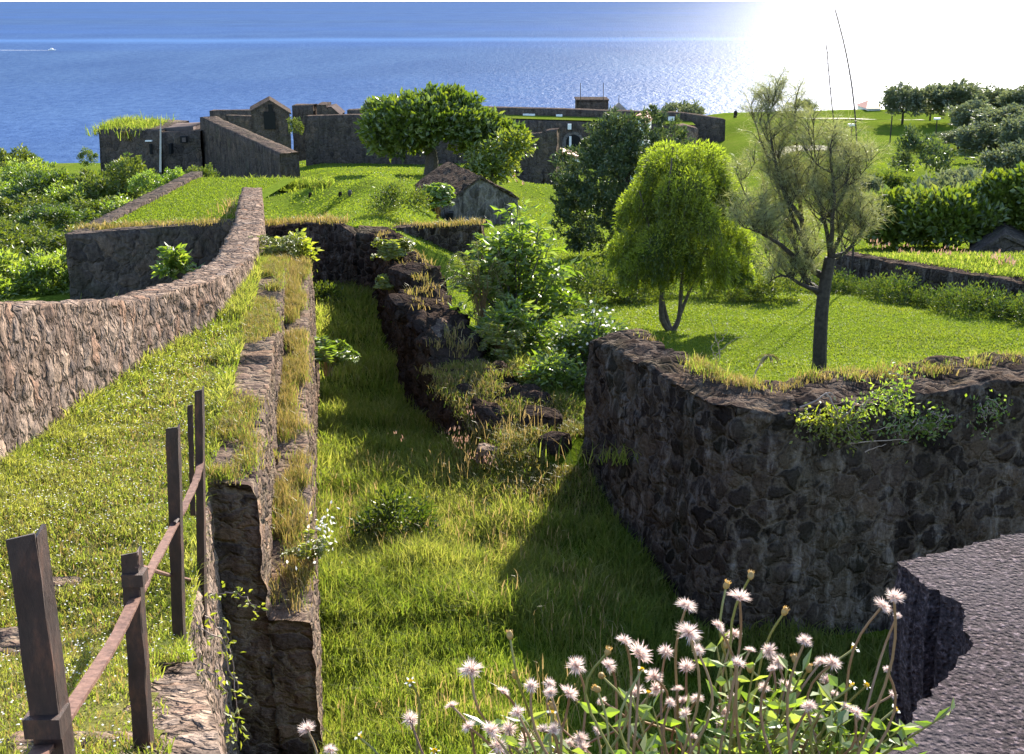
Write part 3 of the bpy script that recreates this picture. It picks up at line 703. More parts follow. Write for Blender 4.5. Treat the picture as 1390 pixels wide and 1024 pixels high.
def weeping_tree():
    p = onT(911, 450); k = px_m(p[1], -p[2]); rng = np.random.default_rng(31)
    t = empty('weeping_tree', p, 'yellow-green weeping tree with domed curtains of fine hanging foliage on several slim stems', 'tree')
    b = MB()
    P = lambda px, py, dy=0: np.array(G(px, py, p[1] + dy)) - p
    stems = [([(911, 452), (898, 430), (900, 380), (905, 290), (912, 215)], .085), ([(912, 450), (903, 425), (893, 370), (880, 300), (868, 260)], .06), ([(913, 450), (922, 430), (926, 380), (940, 300), (950, 220)], .07), ([(915, 450), (930, 410), (950, 360), (970, 300), (985, 255)], .05)]
    for i, (ps, r) in enumerate(stems):
        tube(b, bez([P(x, y, (i - 1.5) * .12 * j) for j, (x, y) in enumerate(ps)], 14), np.linspace(r, .015, 14), 8)
    lobes = [(905, 193, 42, 0), (953, 192, 44, .25), (930, 228, 44, -.75), (978, 235, 36, .1), (868, 255, 36, .1), (888, 228, 36, .3), (940, 265, 42, -.95), (852, 315, 32, .0), (993, 300, 34, .1), (905, 300, 46, -.8), (965, 320, 40, -.6), (875, 335, 36, -.6), (995, 345, 30, .3), (900, 260, 40, .9), (950, 270, 40, .95), (920, 330, 44, .9)]
    m = MB(); tw = MB(); lo_ = rng.normal(0, .16, 20)
    for li, (lx, ly, lr, dy) in enumerate(lobes):
        c = P(lx, ly + lr * .9, dy); R = lr * k * .8
        ns = 100
        u = rnd_unit(rng, ns); u[:, 2] = np.abs(u[:, 2])
        rad = rng.uniform(.35, 1.0, ns) ** .5
        st = c + u * R * rad[:, None] * np.array((1, .95, 1.0))
        drop = np.minimum(rng.uniform(.3, .95, ns), np.maximum(.15, st[:, 2] - rng.uniform(.85, 1.25, ns)))
        drop = np.where(rng.uniform(0, 1, ns) < .3, drop * .5, drop)
        for q in range(0, ns, 3):
            h = np.array((u[q, 0], u[q, 1], 0)) * .1
            tube(tw, [st[q] + (0, 0, -.0), st[q] + h + (0, 0, -drop[q] * .4), st[q] + h * 1.3 + (0, 0, -drop[q])], (.006, .005, .002), 3, cap=False)
        per = 62; idx = np.repeat(np.arange(ns), per); n = len(idx); s = rng.uniform(0, 1, n)
        h = np.stack([u[idx, 0], u[idx, 1], np.zeros(n)], 1) * .1
        C = st[idx] + h * np.sqrt(s)[:, None] + np.array((0, 0, -1.0)) * (s * drop[idx])[:, None] + rng.normal(0, .028, (n, 3))
        D = np.stack([rng.normal(0, .5, n) + u[idx, 0] * .4, rng.normal(0, .5, n) + u[idx, 1] * .4, -.55 + 1.1 * (s < .12) + rng.normal(0, .3, n)], 1)
        leaf_quads(m, C, D, .095 * rng.uniform(.6, 1.3, n), .02 * rng.uniform(.7, 1.4, n), rng, np.clip(rng.normal(.42, .2, n) + lo_[li] + .3 * (s < .15), 0, 1))
        # little sprigs on the dome, tinted lighter to paint its sunlit rim
        n2 = 900; v = rnd_unit(rng, n2); v[:, 2] = np.abs(v[:, 2]); C2 = c + v * R * rng.uniform(.92, 1.1, n2)[:, None]
        leaf_quads(m, C2, v + rnd_unit(rng, n2) * .7, .085 * rng.uniform(.6, 1.3, n2), .022, rng, np.clip(rng.normal(.85, .15, n2), 0, 1))
    limbs(b, rng, P(900, 330), [P(lx, ly + lr * .6, dy) for lx, ly, lr, dy in lobes], .03, .008, .08)
    b.build('trunk', M['bark'], t); cr = m.build('crown', M['lf_weep'], t); tw.build('twigs', M['bark'], t)
weeping_tree()
def casuarina():
    p = onT(1113, 503); k = px_m(p[1], -p[2]); rng = np.random.default_rng(41)
    t = empty('pine_tree', p, 'wispy see-through grey-green pine with a dark leaning trunk, behind the massive right wall', 'tree')
    P = lambda px, py, dy=0: np.array(G(px, py, p[1] + dy)) - p
    b = MB(); 
    pts = [P(1112, 508), P(1113, 470), P(1115, 430), P(1118, 400), P(1122, 375), P(1127, 350)]
    tube(b, bez(pts, 12), np.linspace(.145, .11, 12), 10)
    m = MB()
    br = []   # (points, r0)
    main = [[(1118, 404), (1108, 392), (1098, 384), (1088, 360), (1070, 310), (1050, 240), (1030, 185), (1018, 142)],
            [(1122, 378), (1112, 372), (1098, 355), (1090, 300), (1085, 230), (1082, 175), (1079, 150)],
            [(1127, 352), (1122, 320), (1112, 270), (1106, 210), (1100, 165)],
            [(1127, 352), (1130, 310), (1134, 260), (1130, 215), (1132, 190)],
            [(1127, 352), (1140, 325), (1155, 290), (1160, 255), (1164, 225)],
            [(1098, 384), (1070, 350), (1040, 310), (1015, 270), (1000, 235)],
            [(1088, 360), (1062, 335), (1035, 318), (1012, 310)],
            [(1090, 300), (1065, 260), (1048, 200), (1040, 140)],
            [(1115, 300), (1140, 270), (1150, 230), (1150, 205)],
            [(1110, 395), (1085, 385), (1060, 375), (1040, 385)],
            [(1127, 350), (1145, 345), (1165, 325), (1178, 300)],
            [(1100, 350), (1075, 290), (1062, 240), (1058, 200)]]
    for i, ps in enumerate(main):
        dy = rng.uniform(-.9, .9); q = bez([P(x, y, dy * (j / (len(ps) - 1))) for j, (x, y) in enumerate(ps)], 22)
        q += np.cumsum(rng.normal(0, .006, q.shape), 0)
        tube(b, q, np.linspace(.055 if i > 1 else .085, .006, 22), 6); br.append(q)
    for q in br:
        L = len(q); nt_ = 78
        sec = [q]
        for _ in range(7):
            j = rng.integers(6, L - 2); d = rnd_unit(rng, 1)[0] * np.array((.9, .9, .3)) + np.array((0, 0, .7)); d /= np.linalg.norm(d); ln = rng.uniform(.6, 1.25) * (1.2 - .9 * j / L)
            s2 = bez([q[j], q[j] + d * ln * .5 + (0, 0, -.04), q[j] + d * ln + (0, 0, .12)], 22); tube(b, s2, np.linspace(.016, .004, 22), 4, cap=False); sec.append(s2)
        for w0_ in range(nt_):
            qq = sec[0] if w0_ < 14 else sec[1 + w0_ % 7]
            j = rng.integers(5 if w0_ < 14 else 3, L); s0 = qq[j]; fr = j / L
            d = rnd_unit(rng, 1)[0] * np.array((.8, .8, .4)) + np.array((0, 0, .75)); d /= np.linalg.norm(d)
            ln = rng.uniform(.3, .7) * (1.15 - .5 * fr)
            e = s0 + d * ln + np.array((0, 0, -.05)); mid = s0 + d * ln * .5 + np.array((0, 0, .05))
            tw = bez([s0, mid, e], 6); tube(b, tw, np.linspace(.009, .003, 6), 3, cap=False)
            n = 42; u = rng.uniform(.1, 1.05, n)
            ii = np.clip((u * 5).astype(int), 0, 4); C = tw[ii] + (tw[ii + 1] - tw[ii]) * (u * 5 - ii)[:, None] + rng.normal(0, .02, (n, 3))
            D = d * .9 + rnd_unit(rng, n) * .75 + np.array((0, 0, -.25))
            leaf_quads(m, C, D, rng.uniform(.12, .26, n), .0065, rng, np.clip(rng.normal(.45, .22, n), 0, 1), .5)
    b.build('trunk', M['bark_dark'], t); m.build('needles', M['lf_needle'], t)
    # bare flowering whips rising beside it
    for ps, r, lab in (([(1158, 345), (1160, 280), (1163, 200), (1158, 130), (1148, 70), (1134, 14)], .036, 'tallest bare dark whip curving up over the bright glare on the sea'),
                       ([(1143, 335), (1138, 250), (1133, 180), (1127, 120), (1122, 62)], .028, 'second bare whip, shorter and straighter, beside the tallest one')):
        Y = 37.; g = G(ps[0][0], ps[0][1], Y); base = (g[0], Y, zT(g[0], Y))
        s = empty('bare_sapling', base, lab, 'sapling')
        w_ = MB(); q = bez([(0, 0, -.05)] + [np.array(G(x, y, Y)) - base for x, y in ps], 40); tube(w_, q, np.linspace(r, r * .45, 40), 5); kn = w_; rr_ = np.random.default_rng(6)
        for j in range(14, 40):
            for _ in range(2):
                c = q[j] + rr_.normal(0, .004, 3); d = np.array((rr_.normal(0, .5), rr_.normal(0, .3), .8))
                leaf_quads(kn, np.array([c] * 2), d + rr_.normal(0, .2, (2, 3)), .055, .018, rr_, .4)
        w_.build('stem', M['bark_dark'], s)
casuarina()
# ------------------------------------------------------------------ shrubs in the middle of the picture
def leafy_shrub(name, px, py, top, lefts, rights, mat, label, seed, L, W, n_stem=22, per=26, cat='shrub', white=0, spread=.5, Y=None, tint=.5):
    p = onT(px, py) if Y is None else G(px, py, Y); k = px_m(p[1], -p[2]); rng = np.random.default_rng(seed)
    t = empty(name, p, label, cat); b = MB(); m = MB(); w_ = MB()
    H = (py - top) * k * 1.05; wl = (px - lefts) * k; wr = (rights - px) * k
    for i in range(n_stem):
        x = rng.uniform(-wl, wr); y = rng.normal(0, .28) * (wl + wr) * .5
        e = abs(x) / (wl if x < 0 else wr)
        h = H * (1 - .55 * e ** 1.5) * rng.uniform(.55, 1.0); 
        if i == 0: x, y, h = 0.05 * wr, 0, H
        q = bez([(rng.normal(0, .08), rng.normal(0, .08), -.1), (x * .35, y * .35, h * .5), (x * .8, y * .8, h * .85), (x, y, h)], 10)
        tube(b, q, np.linspace(.022, .006, 10), 5)
        j = rng.integers(3, 10, per); f = rng.uniform(0, 1, per)
        j1 = np.minimum(j + 1, 9); C = q[j] + (q[j1] - q[j]) * f[:, None]
        a = rng.uniform(0, 2 * PI, per); D = np.stack([np.cos(a), np.sin(a), rng.uniform(-.1, .9, per)], 1)
        s = C + D * rng.uniform(.02, .24, per)[:, None]
        leaf_quads(m, s, D + np.array((0, 0, -.25)) + rng.normal(0, .25, (per, 3)), L * rng.uniform(.6, 1.2, per), W * rng.uniform(.7, 1.2, per), rng, np.clip(rng.normal(tint, .25, per), 0, 1), .3)
        if white:
            n = rng.poisson(white); 
            if n: leaf_quads(w_, q[rng.integers(7, 10, n * 3)] + rng.normal(0, .12, (n * 3, 3)), rnd_unit(rng, n * 3) + (0, 0, .5), .07, .06, rng, .5)
    b.build('stems', M['bark'], t); m.build('foliage', mat, t)
    if white: w_.build('blossoms', M['petal'], t)
    return t
leafy_shrub('leafy_shrub', 702, 476, 290, 626, 775, M['lf_shrub'], 'tall bright green shrub with large pointed leaves, right of the tumbled lava wall', 51, .23, .09, 58, 44)
leafy_shrub('flowering_shrub', 800, 520, 418, 742, 862, M['lf_glossy'], 'glossy shrub speckled with white blossom, left of the massive dark wall corner', 52, .15, .06, 42, 46, white=1.6)
leafy_shrub('leafy_shrub', 700, 495, 415, 650, 750, M['lf_shrub'], 'bushy bright green shrub crowding in front of the tall large-leaved one', 58, .2, .08, 40, 40)
leafy_shrub('leafy_shrub', 752, 550, 485, 705, 805, M['lf_shrub'], 'low bright green shrub at the foot of the white-blossomed shrub, touching the mound', 53, .14, .05, 40, 40)
def frond_shrub(name, p, H, R, mat, label, seed, nf=34, cat='shrub', L=.11, W=.022, tint=.55):
    """feathery fern-like shrub: arching fronds with leaflets in two ranks"""
    rng = np.random.default_rng(seed); t = empty(name, p, label, cat); b = MB(); m = MB()
    for i in range(nf):
        a = rng.uniform(0, 2 * PI); r = R * rng.uniform(.5, 1.1); h = H * rng.uniform(.5, 1.05)
        d = np.array((math.cos(a), math.sin(a), 0)); 
        q = bez([rng.normal(0, .04, 3) * (1, 1, 0), d * r * .3 + (0, 0, h * .75), d * r * .75 + (0, 0, h), d * r + (0, 0, h * .85)], 14)
        tube(b, q, np.linspace(.008, .002, 14), 4, cap=False)
        n = 52; u = np.linspace(4, 12.9, n); ii = u.astype(int); C = q[ii] + (q[ii + 1] - q[ii]) * (u - ii)[:, None]
        T = q[ii + 1] - q[ii]; S = np.cross(T, (0, 0, 1.0)); S /= np.maximum(np.linalg.norm(S, axis=1, keepdims=True), 1e-6)
        sg = np.where(np.arange(n) % 2, 1, -1)[:, None]
        leaf_quads(m, C, S * sg + T * 3 + rng.normal(0, .15, (n, 3)), L * rng.uniform(.7, 1.2, n), W, rng, np.clip(rng.normal(tint, .18, n), 0, 1), .2)
    b.build('stems', M['stem_red'], t); m.build('fronds', mat, t); return t
p = (G(655, 500, 23.2)[0] + .35, 23.4, zT(G(655, 500, 23.2)[0] + .35, 23.4)); frond_shrub('feathery_shrub', p, .95, .6, M['lf_lime'], 'pale feathery shrub leaning over the lava wall in front of the tall bright shrub', 54, 46)
p = G(618, 440, 24.2); frond_shrub('feathery_shrub', (p[0] + .5, p[1] + .6, p[2] - .3), 1.7, .8, M['lf_scrub'], 'upright feathery shrub between the tumbled lava wall and the squared dark wall end', 55, 40, tint=.8)
p = G(532, 372, 30.5); frond_shrub('pale_shrub', p, .85, .55, M['lf_lime'], 'small pale yellowish shrub sprouting from the lava wall next to the stone pier', 56, 26, L=.17, W=.07)
p = G(530, 400, 29.2); frond_shrub('pale_shrub', p, .45, .45, M['lf_lime'], 'low yellowish tuft clinging to the ditch face of the lava wall', 57, 18, L=.15, W=.06)
p = G(400, 366, 26.5); leafy_shrub('leafy_shrub', 402, 366, 322, 385, 421, M['lf_lime'], 'bright yellow-green bush at the far end of the stepped wall', 58, .16, .09, 22, 30, Y=27, tint=.6)
p = G(375, 368, 26.2); frond_shrub('feathery_shrub', p, .75, .6, M['lf_scrub'], 'wispy light green growth between the bright bush and the parapet', 59, 34, tint=.9)
leafy_shrub('leafy_shrub', 238, 382, 340, 222, 262, M['lf_shrub'], 'lone bright bush growing in the shadow under the low bastion wall', 60, .26, .14, 16, 22, Y=35.5, tint=.6)
p = GD(445, 520, 7.6); frond_shrub('fern', (p[0], p[1], -7.45), .75, .65, M['lf_shrub'], 'fern with arching fronds growing in the ditch against the stepped wall ledge', 61, 16, cat='fern', L=.2, W=.05)
p = G(594, 312, 43.6); frond_shrub('leafy_shrub', (p[0] - .8, 57, zT(p[0] - .8, 57)), 1.5, .8, M['lf_shrub'], 'green bush climbing the left corner of the gabled ruin', 62, 30, L=.3, W=.14)
p = onT(548, 300)
for i, (px, py, R, lab) in enumerate(((545, 300, 1.0, 'grassy hummock of shrubs left of the gabled ruin'), (805, 415, .9, 'brownish shrub on the lawn above the white-blossomed shrub'), (1022, 372, 1.5, 'dark rounded bush behind the left branches of the wispy pine'))):
    q = onT(px, py); place(shrub_mesh('round_shrub', 70 + i, (R * 1.2, R, R), M['lf_dark' if i == 2 else 'lf_scrub'], 50, 46, .35, .13, .05), q); tag(COL.objects[-1], lab, 'shrub')
# low hedge-like shrubs beyond the weeping tree
base_lo = shrub_mesh('low_shrub', 80, (1.1, .7, .55), M['lf_scrub'], 36, 40, .28, .12, .045, tmean=.55)
rg = np.random.default_rng(81)
for i, px in enumerate((838, 862, 886, 950, 975, 1005, 1030, 1055)):
    q = onT(px, 408 + rg.uniform(-6, 6)); o = base_lo if i == 0 else copy_tree(base_lo)
    tag(place(o, q, rg.uniform(0, 6), rg.uniform(.6, 1.0)), 'low green shrub in the loose row across the lawn beyond the weeping tree', 'shrub', 'low shrubs in the row across the lawn')
# shaded scrub at the foot of the terrace wall
base_s = shrub_mesh('low_shrub', 84, (1.0, .6, .5), M['lf_scrub'], 30, 40, .3, .12, .04, tmean=.3)
for i in range(14):
    f = i / 13; x = 9.6 + (13.6 - 9.6) * f + rg.normal(0, .1); y = 37.6 + (29.4 - 37.6) * f
    o = base_s if i == 0 else copy_tree(base_s); tag(place(o, (x - .75, y - .35, zT(x - .75, y - .35) - .05), rg.uniform(0, 6), rg.uniform(.5, .95)), 'shaded weed clump along the foot of the low terrace wall', 'shrub', 'weeds along the terrace wall')
# hedge of big-leaved trees behind the terrace wall
for i, (px, py, w_, h_, lab) in enumerate(((1215, 336, 48, 60, 'broad-leaved tree at the left end of the thick hedge behind the terrace wall'), (1285, 338, 58, 64, 'middle broad-leaved tree of the thick hedge, with a sunlit yellow-green crest'), (1365, 340, 50, 92, 'tallest broad-leaved tree of the hedge, at the right edge of the picture'), (1420, 345, 50, 120, 'broad-leaved hedge tree cut by the right edge of the picture'))):
    q = onT(px, py); k = px_m(q[1], -q[2])
    broad_tree('hedge_tree', q, h_ * k, (w_ * k, w_ * k * .8, h_ * k * .42), h_ * k * .62, 90 + i, None, M['lf_round'], M['bark_dark'], lab, 'tree', 'broad-leaved trees behind the terrace wall', K=120, per=55, cr=.5, L=.3, W=.17, trunk_r=.12, fork=.3, low=-.7, tmean=.62, up=.6)
# ------------------------------------------------------------------ far trees on the right
far = [(1226, 152, 52, 36, 1), (1263, 160, 40, 30, 0), (1292, 172, 74, 60, 1), (1345, 165, 56, 46, 1), (1388, 170, 60, 50, 0), (1318, 190, 60, 50, 0), (1362, 205, 84, 60, 1), (1335, 232, 70, 62, 0), (1390, 225, 70, 66, 1), (1300, 215, 46, 36, 0), (1420, 200, 70, 70, 0), (1375, 262, 80, 62, 0), (1310, 262, 60, 34, 1)]
protos = {}
for i in (0, 1):
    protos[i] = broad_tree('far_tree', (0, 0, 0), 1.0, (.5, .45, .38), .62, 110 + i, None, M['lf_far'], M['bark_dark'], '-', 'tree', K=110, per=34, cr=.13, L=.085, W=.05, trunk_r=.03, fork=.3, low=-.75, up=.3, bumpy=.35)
used = set()
far_lab = {0: 'hazy rounded tree at the near end of the wood beyond the field', 1: '', }
names = ['dark rounded tree at the left end of the distant wood, next to the red roof', 'small low tree just right of the dark rounded tree in the distant wood', 'broad tall tree with a ragged top in the distant wood', 'tree with a flat rounded crown in the middle of the distant skyline', 'distant skyline tree nearest the right edge of the picture', 'grey-green tree below the ragged-topped tree of the distant wood', 'wide hazy tree below the skyline near the right edge', 'pale hazy tree at the field end of the distant wood', 'hazy tree at the right edge just above the hedge', 'small rounded tree where the field edge meets the distant wood', 'distant tree cut off by the right edge', 'large hazy tree directly behind the tallest hedge tree', 'low spreading palm-like tree behind the middle hedge tree']
for i, (px, py, w_, h_, pr) in enumerate(far):
    Y = {0: 150, 1: 160, 2: 150, 3: 165, 4: 160, 5: 135, 6: 125, 7: 110, 8: 105, 9: 120, 10: 120, 11: 85, 12: 80}[i]
    g = G(px, py, Y); zt = zT(g[0], Y); k = px_m(Y, -g[2]); top = G(px, py - h_, Y)[2]
    H = max(top - zt, h_ * k * .7)
    o = protos[pr] if pr not in used else copy_tree(protos[pr]); used.add(pr)
    place(o, (g[0], Y, zt - .1), i * 1.7, (w_ * k, w_ * k, H)); o['label'] = names[i]; o['group'] = 'trees of the distant wood on the right'
def far_bush(px, py, w_, h_, seed, lab, mat='lf_far', name='far_bush', Y=None, cat='bush'):
    q = onT(px, py) if Y is None else G(px, py, Y); k = px_m(q[1], -q[2])
    o = shrub_mesh(name, seed, (w_ * k / 2, w_ * k / 2.4, h_ * k * .68), M[mat], 44, 44, w_ * k * .12, w_ * k * .075, w_ * k * .04, low=-.2); place(o, q); return tag(o, lab, cat)
far_bush(1248, 243, 78, 66, 131, 'dark pointed bush at the lower right corner of the field', 'lf_dark')
far_bush(1300, 300, 130, 70, 132, 'grey-green thicket behind the hedge, right of the dark pointed bush')
far_bush(1090, 152, 34, 17, 133, 'small dark bush on the skyline of the field against the sea')
far_bush(925, 157, 58, 14, 134, 'flat-topped dark bush on the skyline right of the pyramid roof', 'lf_far', Y=150)
far_bush(1165, 262, 60, 26, 135, 'low shadowy bush at the near edge of the field')
far_bush(1195, 255, 60, 22, 136, 'low pale scrub at the near edge of the field, right of the shadowy bush', 'lf_scrub')
far_bush(976, 222, 20, 18, 137, 'little dark bush at the left foot of the field, right of the weeping tree top', 'lf_dark')
# ------------------------------------------------------------------ scrub on the slope at the left
protS = [shrub_mesh('slope_shrub', 140 + i, (1.0, .9, .75), M[('lf_scrub', 'lf_shrub', 'lf_round')[i]], 60, 56, .22, .15, .06, low=-.2, tmean=(.5, .7, .3)[i]) for i in range(3)]
usedS = set(); rg = np.random.default_rng(150); cnt = 0
kindS = ['rounded mid-green shrub in the scrub covering the slope left of the bastion', 'rounded pale sunlit shrub in the scrub covering the slope left of the bastion', 'rounded dark-leaved shrub in the scrub covering the slope left of the bastion']
for Y in (34, 37, 40, 44, 49, 54, 60, 66, 73, 81, 90, 99, 108):
    w0 = .435 * Y + 3; x1 = -14.6 if Y < 57 else (-13.5 - (Y - 57) * .55)
    if Y < 37: x1 = -13.9
    x = -w0
    while x < x1:
        i = int(rg.choice(3, p=(.45, .35, .2))); s = rg.uniform(.55, 1.15) * (1 + Y * .008)
        o = protS[i] if i not in usedS else copy_tree(protS[i]); usedS.add(i)
        yy = Y + rg.normal(0, 1.2); place(o, (x, yy, zT(x, yy) - .15), rg.uniform(0, 6), (s * 1.25, s * 1.25, s * rg.uniform(.7, 1.2))); tag(o, kindS[i], 'shrub', 'scrub on the slope left of the bastion'); cnt += 1
        x += s * rg.uniform(1.25, 2.5)
for (px, py, w_, h_, lab) in ((120, 226, 26, 26, 'dark tree-like bush at the left foot of the fort tower, against the sea'), (35, 262, 60, 30, 'spreading dark bush on the slope near the left edge against the sea')):
    far_bush(px, py, w_, h_, 160 + px, lab, 'lf_round', Y=88)
# plants between the bastion lawn and the fort
for i, (px, py, w_, h_, mt, lab) in enumerate(((180, 258, 62, 52, 'lf_scrub', 'shaded bush with pale shoots against the dark fort tower'), (168, 236, 34, 22, 'lf_lime', 'pale shoots in front of the fort tower, above the shaded bush'), (200, 262, 44, 30, 'lf_shrub', 'bright bush left of the flagpole foot'), (240, 258, 52, 26, 'lf_shrub', 'bright clump right of the flagpole foot'), (275, 246, 46, 20, 'lf_scrub', 'low olive clump before the angled fort wall'))):
    far_bush(px, py, w_, h_, 170 + i, lab, mt, 'fort_shrub', Y=60 + i * 1.5 + (14 if i < 2 else 0), cat='shrub')

far_bush(402, 182, 24, 22, 190, 'small pale bush between the angled fort wall and the long dark wall', 'lf_scrub', Y=112)
# ------------------------------------------------------------------ rusty railing
rl = empty('metal_railing', (-1.7, 5.1, -3.4), 'broken railing of dark rusty posts with one bent reddish rail, along the path edge', 'railing')
def world_part(o, root): o.parent = root; o.location = tuple(-c for c in root.location); return o
def bar(mb, a, b, w, t, side, tint=.5, jag=0, seed=1):
    """flat bar from a to b; w along 'side', t across"""
    a = np.array(a, float); b = np.array(b, float); T = b - a; L = np.linalg.norm(T); T /= L
    S = np.array(side, float); S -= T * S.dot(T); S /= np.linalg.norm(S); U = np.cross(T, S)
    n = 14; V = []
    rg_ = np.random.default_rng(seed)
    for i in range(n):
        c = a + (b - a) * i / (n - 1); k = rg_.normal(0, .0018, 4)
        for j, (p, q_) in enumerate(((-1, -1), (1, -1), (1, 1), (-1, 1))):
            V.append(c + S * (p * w / 2 + k[j]) + U * (q_ * t / 2 + k[3 - j]) + (T * jag * (p * .5 + rg_.uniform(-.3, .3)) if i == n - 1 else 0))
    F = [(i * 4 + j, i * 4 + (j + 1) % 4, (i + 1) * 4 + (j + 1) % 4, (i + 1) * 4 + j) for i in range(n - 1) for j in range(4)]
    mb.add(V, [np.array(F), np.array([(3, 2, 1, 0), ((n - 1) * 4, (n - 1) * 4 + 1, (n - 1) * 4 + 2, (n - 1) * 4 + 3)])], tint)
PO = [((28, 728), (68, 1022), 2.9, .072, 2.85), ((175, 752), (193, 1024), 5.1, .072, 3.6), ((233, 581), (241, 850), 7.7, .074, 4.3), ((269, 530), (273, 822), 9.0, .055, 5.0)]
for i, (tp, bt, Y, w_, dB) in enumerate(PO):
    a = np.array(G(*bt, Y)); b = np.array(G(*tp, Y)); dirn = (a - b) / np.linalg.norm(a - b)
    if -a[2] < dB: a = a + dirn * (dB + a[2]) / max(-dirn[2], .5)
    m = MB(); bar(m, a, b, w_, .014, (1, .12, 0), jag=.012, seed=i)
    s = np.array((w_ / 2 - .004, .038, 0)); bar(m, a + s, b + s, .06, .012, (0.05, 1, 0), jag=.02, seed=i + 9)
    if i == 3:
        b2 = np.array(G(258, 550, Y)); bar(m, np.array(G(262, 700, Y)) , b2, .04, .014, (1, .1, 0), jag=.01, seed=20)
    if i == 2:
        px_, py_ = ((66, 968), (184, 808), (238, 706))[i]; c = np.array(G(px_, py_, Y - .03)); m2 = MB()
        tube(m2, [c + (.01, .02, 0), c + (.01, -.055, 0)], .013, 6); world_part(m2.build('bolt', M['rust'], rl), rl)
    world_part(m.build('post', M['rust'], rl), rl)
    if i < 2:
        c = a + (b - a) * (1 - (.86, .16)[i] * 1.0) if False else np.array(G((62, 182)[i], (982, 785)[i], Y))
        m = MB(); box(m, c + np.array((-.048, -.03, -.03)), c + np.array((.048, .055, .028))); world_part(m.build('clamp', M['rust'], rl), rl)
rp = [(48, 1040, 2.78), (62, 1010, 2.86), (110, 940, 3.55), (160, 862, 4.5), (185, 812, 5.06), (215, 755, 6.2), (236, 715, 7.55), (252, 685, 8.0), (266, 655, 8.6), (273, 632, 8.95), (275, 614, 9.3)]
q = bez([np.array(G(x, y, Y)) + (0, -.05, 0) for x, y, Y in rp], 60)
m = MB()
T = np.gradient(q, axis=0); T /= np.linalg.norm(T, axis=1, keepdims=True); S = np.cross(T, (0, 0, 1.0)); S /= np.linalg.norm(S, axis=1, keepdims=True); U = np.cross(S, T)
rg = np.random.default_rng(2); wv = .025 + rg.normal(0, .0015, 60)
V = np.stack([q - S * wv[:, None] - U * .007, q + S * wv[:, None] - U * .007, q + S * wv[:, None] + U * .007, q - S * wv[:, None] + U * .007], 1).reshape(-1, 3)
i, j = np.meshgrid(np.arange(59), np.arange(4), indexing='ij'); i = i.ravel(); j = j.ravel(); k = (j + 1) % 4
m.add(V, [np.stack([i * 4 + j, i * 4 + k, (i + 1) * 4 + k, (i + 1) * 4 + j], 1), np.array([(3, 2, 1, 0), (236, 237, 238, 239)])]); world_part(m.build('handrail', M['rail'], rl), rl)
m = MB(); tube(m, bez([G(186, 768, 5.1), G(206, 774, 6.2), G(230, 781, 7.68), G(262, 788, 8.9), G(276, 788, 9.02)], 16), .013, 6); world_part(m.build('cross_bar', M['rail'], rl), rl)
# ------------------------------------------------------------------ splintered pale rock by the railing foot
p = np.array((-1.75, 5.6, -3.5)); 
for px, py, Y, s_, sd_, lab in ((690, 575, 20.6, (.5, .4, .4), 21, 'dark rock half sunk in the near slope of the mound, uppermost of three'), (735, 600, 20.2, (.7, .5, .4), 22, 'broad dark rock in the middle of the grassy mound'), (752, 640, 19.2, (.45, .4, .35), 23, 'dark rock lowest on the grassy mound, close to the massive wall'), (700, 548, 21.6, (.6, .4, .35), 24, 'dark rock on the crest of the mound, beneath the bright shrubs')):
    p = G(px, py, Y); rock('rock', (p[0], Y, -float(dDitch(np.array(p[0]), np.array(Y))) + .05), s_, sd_, M['ruin_stone'], lab, 'rock', rz=sd_)
rock('rock', (-2.05, 5.15, -3.42), (.6, .28, .12), 13, M['step_stone'], 'flat grey stone in the grass left of the second rusty post', 'rock', rz=.35)
p = GD(20, 855, 3.9); rock('rock', (p[0], p[1], -float(dPath(np.array(p[1]))) + .0), (.4, .45, .14), 14, M['step_stone'], 'flat grey stone in the path at the left edge of the picture', 'rock')
p = GD(70, 765, 4.1); rock('rock', (p[0], p[1], -float(dPath(np.array(p[1]))) + .0), (.35, .3, .12), 15, M['step_stone'], 'small flat stone in the path behind the tallest nearest post', 'rock')
# ------------------------------------------------------------------ fort on the left
def fw(name, pts, mat, thick, base, parent=None, seed=1, **kw):
    """far wall: pts (px, py_top, Y); thick = (dx, dy); base depth list or number"""
    st = []
    for i, (px, py, Y) in enumerate(pts):
        p = G(px, py, Y); b = base[i] if hasattr(base, '__len__') else base
        st.append((p[0], Y, p[0] + thick[0], Y + thick[1], p[2], p[2], -b, -b))
    kw = {**dict(step=.5, nh=10, nt=4, rough=.08, stones=.05, sfreq=1.3, freq=.6), **kw}
    return wall(name, st, mat, parent, seed=seed, **kw)
ft = empty('stone_fort', (-28, 95, -14), 'dark ruined fort tower with grass tufts on top, at the left above the sea', 'fort')
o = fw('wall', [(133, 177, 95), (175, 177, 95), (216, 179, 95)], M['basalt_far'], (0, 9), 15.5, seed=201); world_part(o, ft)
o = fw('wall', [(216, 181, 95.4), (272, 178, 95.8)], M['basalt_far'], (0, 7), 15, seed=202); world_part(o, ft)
o = fw('roof_slab', [(222, 174.5, 97), (262, 172, 97)], M['grey_roof'], (0, 4), 10.2, stones=0, seed=203); world_part(o, ft)
m = MB(); a = G(245, 185, 95.3); b = G(254, 194, 95.3); box(m, (a[0], 95.15, b[2]), (b[0], 95.6, a[2])); fr = world_part(m.build('window', M['black'], ft), ft)
m = MB(); a = G(247, 187, 95.1); b = G(252.5, 193, 95.1); box(m, (a[0], 95.05, b[2]), (b[0], 95.14, a[2])); pn = m.build('window_view', M['grey_roof'], fr)  # added block for the view through the open window, no glass
